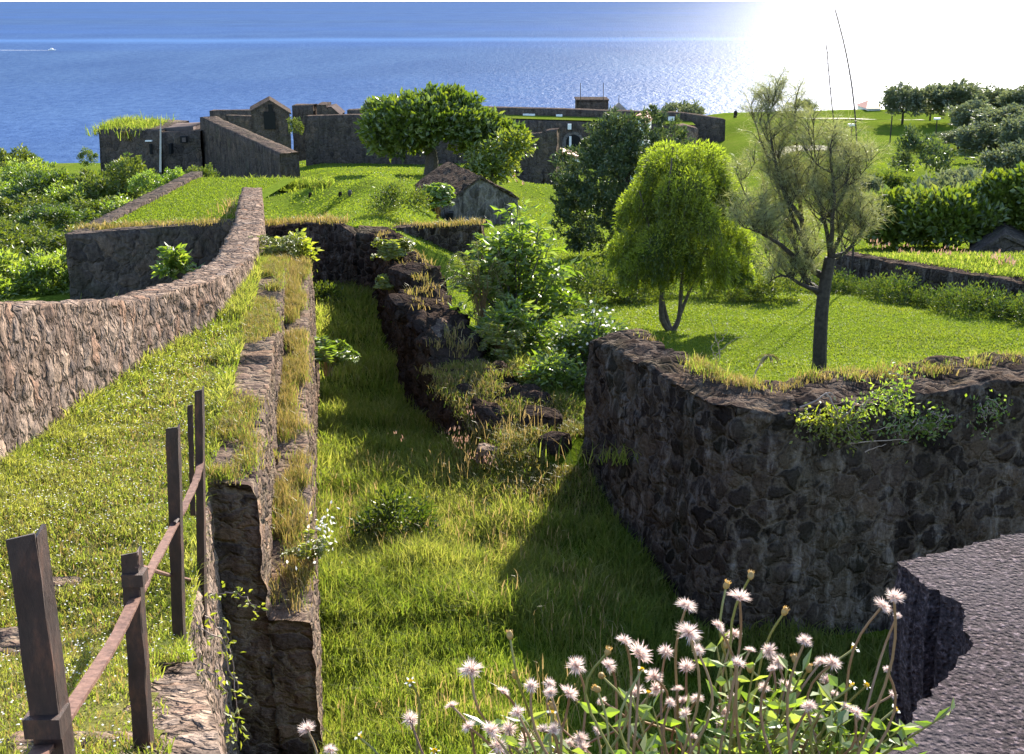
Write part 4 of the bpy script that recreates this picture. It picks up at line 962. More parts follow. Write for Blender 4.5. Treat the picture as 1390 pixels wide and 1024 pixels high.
for px, py, w_, h_ in ((203, 191, 9, 1.6), (206, 202, 4, 14), (232, 202, 4, 14)):
    m = MB(); a = G(px - w_ / 2, py - h_ / 2, 95.1); b = G(px + w_ / 2, py + h_ / 2, 95.1); box(m, (a[0], 94.78, b[2]), (b[0], 95.5, a[2])); world_part(m.build('window_slit' if w_ < 5 else 'lintel', M['black'] if w_ < 5 else M['white'], ft), ft)
def tuft_far(pts, Y, n, H, W, mat, name, lab, cat, seed, sx=1.6, sy=2.0, kind=None):
    rng = np.random.default_rng(seed); m = MB()
    for px, py in pts:
        p = np.array(G(px, py, Y)); P = p + rng.normal(0, 1, (n, 3)) * (sx, sy, .08); blades(m, P, H * rng.uniform(.5, 1.2, n), W, rng, np.clip(rng.normal(.5, .25, n), 0, 1), .5)
    o = m.build(name, mat); return tag(o, lab, cat, kind=kind)
tuft_far([(150, 177), (158, 175), (166, 174), (174, 175), (182, 177)], 99.3, 300, .85, .055, M['grass'], 'grass_clump', 'left bushy grass clump on top of the fort tower', 'grass clump', 211, .35, 2)
tuft_far([(192, 178), (200, 176), (207, 177), (213, 179)], 99.3, 300, .85, .055, M['grass'], 'grass_clump', 'right bushy grass clump on top of the fort tower, beside the flagpole', 'grass clump', 212, .3, 2)
tuft_far([(170, 187), (173, 189)], 94.9, 60, .5, .08, M['dry'], 'grass_clump', 'small yellowish tuft growing out of the fort tower wall', 'grass clump', 213, .15, .05)
st = []
for px, py, Y, b in ((271, 159, 97, 15.5), (300, 173, 92, 14), (345, 193, 85.5, 12.5), (380, 209, 80, 11.6)):
    p = G(px, py, Y); st.append((p[0], Y, p[0] + 1.0, Y + 1.1, p[2], p[2] - .02, -b, -b))
fa = tag(wall('fort_wall', st, M['basalt_far'], step=.4, nh=10, nt=4, rough=.06, stones=.04, sfreq=1.4, freq=.6, seed=205), 'long dark angled wall descending from the fort tower, ending in a sunlit reddish face', 'wall')
# flagpole
g = G(219, 250, 58); fp = empty('flagpole', (g[0], 58, -7.3), 'thin pale flagpole without a flag in front of the fort tower', 'flagpole')
m = MB(); tube(m, [(0, 0, -.3), np.array(G(218, 174, 58)) - (g[0], 58, -7.3)], (.05, .035), 8); m.build('pole', M['pole'], fp)
m = MB(); tube(m, [np.array(G(218, 176, 58)) - (g[0], 58, -7.3), np.array(G(218, 158, 58)) - (g[0], 58, -7.3)], (.016, .01), 5); m.build('finial', M['pole'], fp)
# ------------------------------------------------------------------ gabled stone houses
def patch_house(name, A, B, zb, zeA, zeB, P, v, label, wallm, roofm, cat='house', rough=.06, over=.12, n=14, seed=1, holes=()):
    A = np.array(A, float); B = np.array(B, float); P = np.array(P, float); v = np.array(v, float)
    root = empty(name, (A[0], A[1], zb), label, cat)
    a0 = np.array((A[0], A[1], zb)); b0 = np.array((B[0], B[1], zb)); a1 = np.array((A[0], A[1], zeA)); b1 = np.array((B[0], B[1], zeB)); Pm = np.array((P[0], P[1], zb))
    def quad(p, q_, r, s, nu=n, nv=n):
        u = np.linspace(0, 1, nu)[:, None, None]; w_ = np.linspace(0, 1, nv)[None, :, None]
        return ((p * (1 - u) + q_ * u) * (1 - w_) + (s * (1 - u) + r * u) * w_).reshape(-1, 3), grid_faces(nu, nv)
    def skin(qs, mat, nm, rgh, sd):
        Vs = []; Fs = []; off = 0
        for q_ in qs:
            V, F = quad(*q_); Vs.append(V); Fs.append(F + off); off += len(V)
        V, F = weld(np.concatenate(Vs), Fs, 1e-3)
        if rgh: V = V + normals(V, F) * ((fbm(V, 1.1, sd) + .5 * fbm(V, 3.2, sd + 2)) * rgh)[:, None]
        return world_part(mk(nm, V, F, mat, root), root)
    skin([(a0, Pm, P, a1), (Pm, b0, b1, P), (a0 + v, a0, a1, a1 + v), (b0, b0 + v, b1 + v, b1), (b0 + v, Pm + v, P + v, b1 + v), (Pm + v, a0 + v, a1 + v, P + v)], wallm, 'wall', rough, seed)
    t_ = np.array((0, 0, .16)); dl = (a1 - P); dl /= np.linalg.norm(dl); dr = (b1 - P); dr /= np.linalg.norm(dr); vv = v / np.linalg.norm(v) * over
    la, lb = a1 + dl * over * 1.5, b1 + dr * over * 1.5
    p0, l0, r0 = P - vv, la - vv, lb - vv; p1, l1, r1 = P + v + vv, la + v + vv, lb + v + vv; e = np.array((0, 0, .03))
    skin([(l0 + t_, p0 + t_, p1 + t_, l1 + t_), (p0 + t_, r0 + t_, r1 + t_, p1 + t_), (l0 + e, p0 + e, p0 + t_, l0 + t_), (p0 + e, r0 + e, r0 + t_, p0 + t_), (l1 + e, l0 + e, l0 + t_, l1 + t_), (r0 + e, r1 + e, r1 + t_, r0 + t_), (p1 + e, l1 + e, l1 + t_, p1 + t_), (r1 + e, p1 + e, p1 + t_, r1 + t_)], roofm, 'roof', rough * 1.0, seed + 4)
    return root
A = G(598, 306, 60); B = G(702, 292, 64); P = G(652, 243, 62); zA = G(598, 284, 60)[2]; zB = G(702, 271, 64)[2]
rh = patch_house('ruined_house', A, B, -11.6, zA, zB, P, (-1.9, 6.0, 0), 'gabled stone ruin with a rough dark roof and a patchy grey front, on the lawn', M['lime_stone'], M['basalt'], rough=.13, seed=220)
for px, py, w_, h_ in ((612, 297, 7, 16),):
    m = MB(); a = np.array(G(px, py, 59.9)); k = px_m(60, 10); V = []
    box(m, (a[0] - w_ * k / 2, a[1] - .1, a[2] - h_ * k / 2), (a[0] + w_ * k / 2, a[1] + .5, a[2] + h_ * k / 2)); world_part(m.build('doorway', M['black'], rh), rh)
A = G(342, 172, 125); B = G(394, 171, 125); P = G(366, 138, 125)
patch_house('magazine', A, B, -15.2, G(342, 152, 125)[2], G(394, 155, 125)[2], P, (-.95, 5, 0), 'small dark gabled stone building on the bastion behind the angled fort wall', M['basalt_far'], M['basalt_far'], 'building', rough=.04, n=8, seed=224)
mg_ = COL.objects.get('magazine'); m = MB(); a = np.array(G(366, 163, 124.9)); box(m, a - (.55, .1, .9), a + (.55, .4, .8)); world_part(m.build('door', M['black'], mg_), mg_)
m = MB(); a = np.array(G(367, 147, 124.9)); box(m, a - (.2, .1, .35), a + (.2, .4, .35)); world_part(m.build('vent', M['black'], mg_), mg_)
for (px0, px1, py, Y, dp, lab) in ((396, 425, 144, 140, 3, 'plain dark block wall just right of the small gabled building on the skyline'), (471, 512, 150, 138, 2, 'low dark wall on the skyline touching the left of the round shade tree'), (284, 345, 151, 138, 2, 'low dark wall on the skyline left of the small gabled building')):
    tag(fw('rampart_block', [(px0, py, Y), (px1, py - .5, Y)], M['basalt_far'], (0, dp), 18, seed=int(px0)), lab, 'wall')
tag(fw('low_wall', [(306, 157, 132), (345, 158, 131)], M['basalt_far'], (0, 1), 16, seed=232), 'grey lower wall in front of the skyline wall, left of the small gabled building', 'wall')
A = G(431, 157, 139); B = G(446, 157, 139); P = G(438, 143, 139)
m = MB(); h = empty('stone_hut', (A[0], 139, -14), 'small hut with a sloping sunlit roof on the skyline above the long dark wall', 'hut')
x0, x1, x2 = G(430, 150, 139)[0], G(443, 150, 139)[0], G(461, 150, 139)[0]; z0, z1 = G(430, 142.5, 139)[2], G(430, 156, 139)[2]; zm = G(430, 145.5, 139)[2]
box(m, (x0, 139, -17), (x1, 143, z0)); V = [(x1, 139, -17), (x2, 139, -17), (x2, 143, -17), (x1, 143, -17), (x1, 139, z0 - .3), (x2 - .9, 139, zm), (x2 - .9, 143, zm), (x1, 143, z0 - .3), (x2, 139, z1), (x2, 143, z1)]
m.add(V, [np.array([(0, 1, 8, 5), (2, 3, 7, 6)]), np.array([(0, 5, 4, 4)])[:, :3], np.array([(2, 6, 9)])]); world_part(m.build('wall', M['basalt_far'], h), h)
m = MB(); m.add([(x1 + .002, 138.9, z0 - .28), (x2 - .9, 138.9, zm + .05), (x2 - .9, 143.1, zm + .05), (x1 + .002, 143.1, z0 - .28), (x2 + .1, 138.9, z1), (x2 + .1, 143.1, z1)], np.array([(0, 1, 2, 3), (1, 4, 5, 2)])); world_part(m.build('roof', M['grey_roof'], h), h)
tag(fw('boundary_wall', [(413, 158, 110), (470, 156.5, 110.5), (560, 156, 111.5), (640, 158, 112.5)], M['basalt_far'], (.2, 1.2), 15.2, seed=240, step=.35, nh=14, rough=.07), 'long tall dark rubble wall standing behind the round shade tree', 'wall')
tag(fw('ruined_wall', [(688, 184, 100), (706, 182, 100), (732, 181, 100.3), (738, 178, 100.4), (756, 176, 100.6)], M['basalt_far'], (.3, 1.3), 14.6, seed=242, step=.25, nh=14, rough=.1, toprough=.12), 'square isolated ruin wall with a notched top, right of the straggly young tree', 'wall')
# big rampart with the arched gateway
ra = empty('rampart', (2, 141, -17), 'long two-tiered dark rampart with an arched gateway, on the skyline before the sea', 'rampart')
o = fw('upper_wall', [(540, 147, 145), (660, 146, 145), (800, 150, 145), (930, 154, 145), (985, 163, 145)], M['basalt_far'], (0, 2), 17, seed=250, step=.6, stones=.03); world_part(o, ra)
o = fw('lower_wall', [(560, 165, 141), (660, 162, 141), (800, 166, 141), (945, 172, 141)], M['basalt_far'], (0, 3.9), 20, seed=251, step=.6, stones=.03); world_part(o, ra)
g0 = G(560, 165, 141); g1 = G(945, 172, 141)
V = []; xs_ = np.linspace(g0[0], g1[0], 50)
for x in xs_:
    zt = np.interp(x, [g0[0], G(660, 162, 141)[0], G(800, 166, 141)[0], g1[0]], [g0[2], G(660, 162, 141)[2], G(800, 166, 141)[2], g1[2]]) + .12
    V += [(x, 141.5, zt), (x, 144.9, zt + .1)]
world_part(mk('turf_strip', V, [grid_faces(50, 2)], M['turf'], ra), ra)
for px in (714, 722, 759, 827, 838, 911):
    m = MB(); a = np.array(G(px, 158.5 + (px - 714) * .02  , 144.8)); box(m, a - (.35, .25, .32), a + (.35, .25, .32)); world_part(m.build('embrasure_light', M['white'], ra), ra)  # solid white blocks painted for the light showing in the embrasures
def arch(px0, px1, ytop, ybase, Y, dp, mat, name, parent):
    a = G(px0, ybase, Y); b = G(px1, ytop, Y); w_ = b[0] - a[0]; r = w_ / 2; zc = b[2] - r; c = (a[0] + b[0]) / 2
    th_ = np.linspace(0, PI, 12); out = [(c + r, a[2])] + [(c + r * math.cos(t), zc + r * math.sin(t)) for t in th_] + [(c - r, a[2])]
    n = len(out); V = [(x, Y, z) for x, z in out] + [(x, Y + dp, z) for x, z in out]
    F = [np.array([[i, i + 1, n + i + 1, n + i] for i in range(n - 1)]), np.arange(n)[None, ::-1]]
    return world_part(mk(name, V, F, mat, parent), parent)
arch(768, 789, 183, 214, 140.75, .5, M['black'], 'gateway', ra); arch(763, 793, 179, 214, 140.82, .4, M['lime_stone'], 'gateway_frame', ra)
m = MB(); a = np.array(G(773, 172, 140.8)); box(m, a - (.2, .3, .3), a + (.2, .1, .3)); world_part(m.build('lamp', M['white'], ra), ra)
m = MB(); a = np.array(G(774, 200, 140.5)); box(m, a - (.12, .1, 1.0), a + (.12, .1, 1.2)); world_part(m.build('gate_post', M['white'], ra), ra)
tw = empty('watch_house', G(805, 152, 152), 'flat-roofed dark boxy building with two thin poles on the rampart skyline', 'building')
o = fw('wall', [(783, 137, 152), (826, 137.5, 152)], M['basalt_far'], (0, 4), 16, seed=255, stones=.02, rough=.02); world_part(o, tw)
m = MB(); a = G(782, 137, 151.8); b = G(827, 136, 151.8); box(m, (a[0], 151.8, a[2]), (b[0], 156.3, b[2] + .05)); world_part(m.build('roof', M['basalt_far'], tw), tw)
for px in (788, 819): m = MB(); tube(m, [G(px, 150, 151.6), G(px, 113, 151.6)], (.05, .03), 5); world_part(m.build('pole', M['bark_dark'], tw), tw)
k_ = empty('sentry_box', G(840, 152, 151), 'small pavilion with a tan pyramid roof beside the flat-roofed boxy building', 'pavilion')
a = G(828, 152.5, 147.8); b = G(854, 152.5, 147.8); pk = np.array(G(839, 140, 149.2)); w_ = b[0] - a[0]
m = MB(); m.add([(a[0], 148, a[2]), (b[0], 148, a[2]), (b[0], 148 + w_, a[2]), (a[0], 148 + w_, a[2]), ((a[0] + b[0]) / 2, 148 + w_ / 2, pk[2] + .1)], [np.array([(0, 1, 4), (1, 2, 4), (2, 3, 4), (3, 0, 4)]), np.array([(3, 2, 1, 0)])]); world_part(m.build('roof', M['tan_roof'], k_), k_)
m = MB(); box(m, (a[0] + .25, 148.3, -16), (b[0] - .25, 148 + w_ - .3, a[2] - .01)); world_part(m.build('wall', M['basalt_far'], k_), k_)
m = MB(); tube(m, [(((a[0] + b[0]) / 2), 148 + w_ / 2, pk[2]), (((a[0] + b[0]) / 2), 148 + w_ / 2, pk[2] + .9)], (.04, .02), 5); world_part(m.build('finial', M['bark_dark'], k_), k_)
A = G(846, 184, 118); B = G(874, 184, 118); P = G(868, 158, 118)
hs = patch_house('shed', A, B, -16.5, G(846, 168.5, 118)[2], G(878, 168, 118)[2], P, (1.2, 5, 0), 'white-gabled shed with red roof edges behind the dark feathery tree', M['white'], M['roof_red'], 'shed', rough=0, n=3)
st = MB(); a = G(752, 203.5, 106); b = G(786, 213, 103); V = np.array([a, b, (b[0], 106, b[2] + .02), (a[0], 109, a[2] + .02)]); V = np.concatenate([V, V - (0, 0, .28)])
lo = empty('lean_to', a, 'low lean-to roof with a red and white edge beside the square ruin wall', 'shed')
st.add(V, np.array([(0, 1, 2, 3), (7, 6, 5, 4), (0, 4, 5, 1), (1, 5, 6, 2), (2, 6, 7, 3), (3, 7, 4, 0)])); world_part(st.build('roof', M['roof_red'], lo), lo)
m = MB(); V2 = V.copy(); V2[:, 1] += .25; m = MB(); m.add(np.concatenate([V2[4:] - (0, 0, .01), np.stack([V2[4:, 0], V2[4:, 1], np.full(4, -15.5)], 1)]), np.array([(0, 1, 2, 3), (0, 4, 5, 1), (1, 5, 6, 2), (2, 6, 7, 3), (3, 7, 4, 0)])); world_part(m.build('wall', M['basalt_far'], lo), lo)
m = MB(); a2 = np.array(a); b2 = np.array(b); bar(m, a2 + (0, -.06, -.36), b2 + (0, -.06, -.36), .1, .22, (0, 1, 0)); world_part(m.build('fascia', M['white'], lo), lo)
tag(fw('ruined_wall', [(919, 172, 131), (930, 170, 131), (948, 175, 131)], M['warm_stone'], (0, 2), 17.5, seed=260), 'short brownish ruined wall at the left foot of the field', 'wall')
rr2 = empty('house', G(1188, 148, 190), 'low house with a pale red roof behind the far edge of the field', 'house')
a = G(1176, 147.5, 176); b = G(1200, 138.5, 176); m = MB(); m.add([(a[0], 176, a[2]), (b[0], 176, a[2]), (b[0], 182, a[2]), (a[0], 182, a[2]), (a[0] + 1, 179, b[2]), (b[0] - .3, 179, b[2])], [np.array([(0, 1, 5, 4), (2, 3, 4, 5)]), np.array([(1, 2, 5), (3, 0, 4)])]); world_part(m.build('roof', M['roof_red'], rr2), rr2)
m = MB(); box(m, (a[0] + .3, 176.4, -18), (b[0] - .3, 181.6, a[2] - .02)); world_part(m.build('wall', M['white'], rr2), rr2)
# ------------------------------------------------------------------ field: gravel track, posts, markers
X_, Y_ = np.meshgrid(np.linspace(0, 1, 40), np.linspace(0, 1, 4), indexing='ij')
xa, xb = G(1090, 158, 160)[0], G(1235, 160, 160)[0]
XX = xa + (xb - xa) * X_; YY = 160 + 5 * Y_ - 6 * X_
V = np.stack([XX, YY, -dTerr(XX, YY) + .12], -1).reshape(-1, 3); tag(mk('track', V, [grid_faces(40, 4)], M['gravel'], smooth=True), kind='structure')
xa, xb = G(1040, 225, 119)[0], G(1160, 228, 117)[0]
XX = xa + (xb - xa) * X_; YY = 117 + 3 * Y_ + 3 * np.sin(X_ * 3); V = np.stack([XX, YY, -dTerr(XX, YY) + .12], -1).reshape(-1, 3); tag(mk('track', V, [grid_faces(40, 4)], M['gravel'], smooth=True), kind='structure')
for i, (px, pb, pt, lab) in enumerate(((1208, 193, 158, 'thin dark post standing alone in the middle of the field'), (1153, 216, 172, 'thin post with a small white lamp head near the left whip'), (1270, 184, 163, 'pale-topped post at the right edge of the field'))):
    q = onT(px, pb); k = px_m(q[1], -q[2]); r = empty('post', q, lab, 'post'); m = MB(); tube(m, [(0, 0, -.2), (0, 0, (pb - pt) * k)], (.07, .06), 6); m.build('pole', M['bark_dark'], r)
    if i: m = MB(); box(m, (-.35, -.15, (pb - pt) * k), (.35, .15, (pb - pt) * k + .2)); m.build('lamp_head', M['white'], r)
for i, (px, pb, h_) in enumerate(((1126, 208, 10), (1134, 208, 12), (1144, 210, 15), (1162, 211, 18), (1183, 211, 12))):
    q = onT(px, pb); k = px_m(q[1], -q[2]); H = h_ * k; m = MB(); w_ = 3.2 * k
    prof = [(-w_, 0), (w_, 0), (w_, H * .75), (w_ * .6, H * .95), (0, H), (-w_ * .6, H * .95), (-w_, H * .75)]
    V = [(x, -.15, z) for x, z in prof] + [(x, .15, z) for x, z in prof]; n = 7
    m.add(V, [np.array([[j, (j + 1) % n, n + (j + 1) % n, n + j] for j in range(n)]), np.arange(n)[None], np.arange(n)[None, ::-1] + n]); o = m.build('headstone', M['basalt_far']); o.location = (q[0], q[1], q[2] - .1)
    tag(o, 'grey upright stone in the row standing at the foot of the field', 'stone', 'upright stones at the foot of the field')
for i, (px, pb, h_, lab) in enumerate(((998, 160, 9, 'tiny dark standing figure-like stone on the field skyline'), (421, 268, 7, 'left dark stump on the lawn in front of the shade tree'), (462, 267, 7, 'dark stump with a pale top on the lawn, left of the grey marker'), (475, 266, 8, 'pale grey marker stone on the lawn in front of the shade tree'))):
    q = onT(px, pb); k = px_m(q[1], -q[2]); rock('marker_stone', (q[0], q[1], q[2] + h_ * k * .45), (4.5 * k, 4 * k, h_ * k), 270 + i, M['lime_stone'] if i == 3 else M['ruin_stone'], lab, 'stone')
# tent-like low roof beyond the terrace wall
A = G(1318, 372, 45); B = G(1420, 372, 45)
z_ = zT(18.5, 45); patch_house('low_roof_shelter', (A[0], 45, 0), (B[0], 45.3, 0), z_ - .3, z_ + .1, z_ + .1, (G(1362, 338, 45.1)[0], 45.1, z_ + .8), (.9, 2.5, 0), 'low dark tent-like roof behind the terrace wall at the right edge', M['basalt_far'], M['basalt_far'], 'shelter', rough=0, n=3)
# ------------------------------------------------------------------ boat with its wake
bp_ = GD(71, 68.5, 199.6); bo = empty('motor_boat', (bp_[0], bp_[1], -200), 'small white motor boat far out on the blue sea at the left', 'boat')
L_ = 30.; m = MB(); prof = [(-.5, .17), (-.3, .2), (0, .2), (.25, .15), (.42, .07), (.5, .0)]
V = []
for x, w_ in prof:
    for s, z, f in ((-1, .16, 1), (-1, -.02, .7), (1, -.02, .7), (1, .16, 1)): V.append((x * L_, s * w_ * L_ * f, (z + .04 * max(0, x)) * L_ * .7))
m.add(V, [grid_faces(6, 4), np.array([(i * 4 + 3, i * 4, i * 4 + 4, i * 4 + 7) for i in range(5)]), np.array([(3, 2, 1, 0)])]); m.build('hull', M['white'], bo)
m = MB(); box(m, (-.3 * L_, -.13 * L_, .115 * L_), (.12 * L_, .13 * L_, .24 * L_)); box(m, (-.2 * L_, -.1 * L_, .241 * L_), (.02 * L_, .1 * L_, .32 * L_)); m.build('cabin', M['white'], bo)
bo.rotation_euler = (0, 0, .15)
m = MB(); wp = np.array([(bp_[0] - 13 - t * 210, bp_[1] + 20 * t, -199.7) for t in np.linspace(0, 1, 20)]); wd = np.linspace(3, 7, 20)[:, None] * np.array((0, 1, 0))
m.add(np.stack([wp - wd, wp + wd], 1).reshape(-1, 3), grid_faces(20, 2)); tag(m.build('wake', M['white']), kind='stuff')
# ------------------------------------------------------------------ grass
rg = np.random.default_rng(300)
def zD(P): V = np.stack([P[:, 0], P[:, 1], np.zeros(len(P))], 1); return -dDitch(P[:, 0], P[:, 1]) + fbm(V, .8, 11) * .14 + fbm(V, .35, 12) * .15
def lgr(Y): return pl(Y, [8, 11, 14, 17, 20, 24, 26, 40], [-1.5, -1.97, -2.45, -2.95, -3.4, -4.0, -4.3, -7.8])
m = MB()
for (y0, y1, n, H, W) in ((9.6, 14, 42000, .26, .011), (14, 19, 46000, .34, .014), (19, 26, 26000, .36, .02), (26, 40, 16000, .4, .03)):
    X = rg.uniform(-8, 7, n * 3); Y = rg.uniform(y0, y1, n * 3)
    ok = (X > lgr(Y) + .02) & (X < np.where(Y < 14.9, 6.5, np.where(Y < 18.9, bwX(Y) - .1, ruinX(Y) - .05)))
    P = np.stack([X[ok], Y[ok]], 1)[:n]; P = np.concatenate([P, zD(P)[:, None]], 1)
    q = P * (1, 1, 0)
    pat = fbm(q, .7, 301) + .5 * fbm(q, 2.4, 302); hh = H * (.75 + .7 * np.clip(pat + .2, -.4, 1.0)) * rg.uniform(.45, 1.25, len(P))
    t = np.clip(.56 + .3 * fbm(q, .9, 305) + rg.normal(0, .2, len(P)) + .12 * sstep(13, 17, P[:, 1]), 0, 1)
    keep = rg.uniform(0, 1, len(P)) < np.clip(.85 + pat * .8, .25, 1)
    keep &= np.where(P[:, 1] > 17.4, 6.65 + .06 * P[:, 1] - dDitch(P[:, 0], P[:, 1]), 0) < rg.uniform(.1, .5, len(P))
    blades(m, P[keep], hh[keep], W * rg.uniform(.6, 1.3, keep.sum()), rg, t[keep], .55)
tag(m.build('long_grass', M['grass']), kind='stuff')
# pale seed heads standing over the ditch grass
m = MB(); n = 900; X = rg.uniform(-4, 1.4, n * 2); Y = rg.uniform(11, 20, n * 2); ok = (X > lgr(Y) + .1) & (X < np.minimum(ruinX(Y), bwX(Y)) - .1); P = np.stack([X[ok], Y[ok]], 1)[:n]; P = np.concatenate([P, zD(P)[:, None]], 1)
P = P[fbm(P * (1, 1, 0), .6, 311) > -.05]; n = len(P)
blades(m, P, rg.uniform(.4, .65, n), .008, rg, .75, .3); blades(m, P + (0, 0, .38) + rg.normal(0, .03, (n, 3)), rg.uniform(.1, .2, n), .011, rg, .95, .5); tag(m.build('seeding_grass', M['dry']), kind='stuff')
# path
m = MB(); w_ = MB(); pd_ = MB()
def zP(P): return -dPath(P[:, 1]) + fbm(P * (1, 1, 0), 1.6, 15) * .05 if P.shape[1] == 3 else -dPath(P[:, 1]) + fbm(np.concatenate([P, np.zeros((len(P), 1))], 1), 1.6, 15) * .05
for (y0, y1, n, H, W) in ((4.4, 8, 36000, .085, .008), (8, 13, 40000, .10, .010), (13, 24.5, 26000, .14, .016)):
    X = rg.uniform(-5.2, -1.2, n * 3); Y = rg.uniform(y0, y1, n * 3); ok = (X > parX(Y) + .02) & (X < pathR(Y) - .0) & ~((Y < 6.9) & (X > pathR(Y) - .26 + .05 * np.sin(Y * 9))); P = np.stack([X[ok], Y[ok]], 1)[:n]; P = np.concatenate([P, zP(P)[:, None]], 1)
    pat = fbm(P * (1, 1, 0), 1.1, 321) + .6 * fbm(P * (1, 1, 0), 3.5, 322); keep = rg.uniform(0, 1, len(P)) < np.clip(.75 + pat * 1.0, .25, 1); P = P[keep]; pat = pat[keep]
    edge = np.exp(-((P[:, 0] - parX(P[:, 1])) / .35) ** 2) + np.exp(-((P[:, 0] - pathR(P[:, 1])) / .25) ** 2)
    blades(m, P, H * (.55 + .55 * pat + .9 * edge).clip(.3, 2.2) * rg.uniform(.5, 1.3, len(P)), W, rg, np.clip(.66 + .3 * pat + rg.normal(0, .2, len(P)), 0, 1), .7)
    dd = P[rg.uniform(0, 1, len(P)) < .35] + rg.normal(0, .03, 3) * (1, 1, 0); blades(pd_, dd, H * .8 * rg.uniform(.4, 1.2, len(dd)), W * .9, rg, np.clip(rg.normal(.45, .25, len(dd)), 0, 1), .9)
    f = P[rg.uniform(0, 1, len(P)) < .04]; k = len(f)
    a = rg.uniform(0, PI, k); s = np.stack([np.cos(a), np.sin(a), rg.uniform(-.3, .3, k)], 1) * (W * .6 + .002); t_ = np.stack([-np.sin(a), np.cos(a), rg.uniform(-.3, .3, k)], 1) * (W * .6 + .002)
    c = f + (0, 0, H * .9) + rg.normal(0, .02, (k, 3)); w_.add(np.stack([c - s, c - t_, c + s, c + t_], 1).reshape(-1, 3), np.arange(4 * k).reshape(k, 4))
tag(m.build('path_grass', M['grass']), kind='stuff'); tag(pd_.build('withered_grass', M['dry']), kind='stuff'); tag(w_.build('white_flowers', M['petal']), kind='stuff')
# lawn
m = MB()
for (y0, y1, n, H, W) in ((16.4, 24, 80000, .042, .014), (24, 36, 90000, .05, .024), (36, 62, 60000, .08, .05), (62, 120, 40000, .11, .10)):
    Y = rg.uniform(y0, y1, n * 2); X = rg.uniform(-.46, .47, n * 2) * Y; ok = in_terr(X, Y) & ((X > ruinX(np.minimum(Y, 41)) + .3 + 0 * X) | ((Y > 40.8) & (X > -8.3 - .3 * (Y - 40)) & ((X > parX(Y)) | (Y > 46)))) & ((Y > 18.5) | (X > 3.2))
    ok &= ~((Y < 38) & (X < ruinX(Y) + 1.2)); P = np.stack([X[ok], Y[ok]], 1)[:n]; P = np.concatenate([P, -dTerr(P[:, 0], P[:, 1])[:, None]], 1)
    pat = fbm(P * (1, 1, 0), .5, 331) + .5 * fbm(P * (1, 3, 0), 1.5, 332)
    blades(m, P, H * (.9 + .5 * pat).clip(.3, 2) * rg.uniform(.5, 1.3, len(P)), W, rg, np.clip(.5 + .3 * pat + rg.normal(0, .2, len(P)), 0, 1), .8)
n = 26000; X = rg.uniform(-14, -7.6, n); Y = rg.uniform(37.8, 55, n); ok = (X > -13.1 - .055 * (Y - 38)) & (X < parX(Y) - .8) & (Y > 38.1 + (X + 13.1) * .28); P = np.stack([X[ok], Y[ok], -(6.88 + .035 * (Y[ok] - 38) + .02 * np.sin(X[ok]))], 1)
blades(m, P, .06 * rg.uniform(.5, 1.3, len(P)), .04, rg, np.clip(rg.normal(.5, .2, len(P)), 0, 1), .8)
tag(m.build('lawn_grass', M['lawn_blades']), kind='stuff')
# rank green growth between the lava wall and the shrubs, and round the pine's foot
m = MB(); n = 24000
Y = rg.uniform(17.2, 27, n); X = ruinX(Y) + .9 + rg.uniform(0, 1, n) ** 1.4 * 3.2; ok = (X < np.where(Y < 19.6, 1.15, 9)); P = np.stack([X[ok], Y[ok], -dTerr(X[ok], Y[ok])], 1)
pat = fbm(P * (1, 1, 0), 1.2, 341); blades(m, P, .42 * (.8 + .8 * pat).clip(.25, 2) * rg.uniform(.5, 1.2, len(P)), .022, rg, np.clip(.5 + .3 * pat + rg.normal(0, .2, len(P)), 0, 1), .6)
n = 5000; X = rg.normal(4.6, 1.3, n); Y = 16.9 + np.abs(rg.normal(0, .8, n)); P = np.stack([X, Y, -dTerr(X, Y)], 1); blades(m, P, .3 * rg.uniform(.4, 1.3, n), .016, rg, np.clip(rg.normal(.65, .2, n), 0, 1), .6)
tag(m.build('tall_grass', M['grass']), kind='stuff')
# dry grass on wall tops
m = MB()
def tufts(P, H, W, per, spread, t0=.5, lean=.5, mb=None):
    P = np.asarray(P, float); idx = np.repeat(np.arange(len(P)), per); n = len(idx)
    Q = P[idx] + rg.normal(0, 1, (n, 3)) * (spread, spread, .012); blades(mb or m, Q, H * rg.uniform(.4, 1.25, n) * rg.uniform(.7, 1.3, len(P))[idx], W, rg, np.clip(rg.normal(t0, .25, n), 0, 1), lean)
B_ = np.array(BW)
def bw_pt(s, f):   # along the big wall (0..1), across (0 front .. 1 back)
    L = np.concatenate([[0], np.cumsum(np.hypot(np.diff(B_[:, 0]), np.diff(B_[:, 1])))]); l = s * L[-1]
    x = np.interp(l, L, B_[:, 0]); y = np.interp(l, L, B_[:, 1]); d = np.interp(l, L, B_[:, 2]); ii = np.interp(l, L, np.arange(len(B_)))
    k = np.clip((ii - 1) / 5, 0, 1); ox = np.where(ii < 5.5, .75 - .6 * k, -.08); oy = np.where(ii < 5.5, .3 + .75 * k, 1.15)
    return np.stack([x + ox * f, y + oy * f, -d + .02], 1)
s = rg.uniform(0, 1, 900); f = np.clip(rg.beta(2.2, 1.4, 900), .08, .98); P = bw_pt(s, f); P = P[(fbm(P * (1, 1, 0), .9, 351) + .7 * (f - .5) > .05)]
tufts(P, .11, .009, 16, .07, .5)
g_ = MB(); tufts(P[::3], .17, .009, 16, .09, .6, mb=g_)
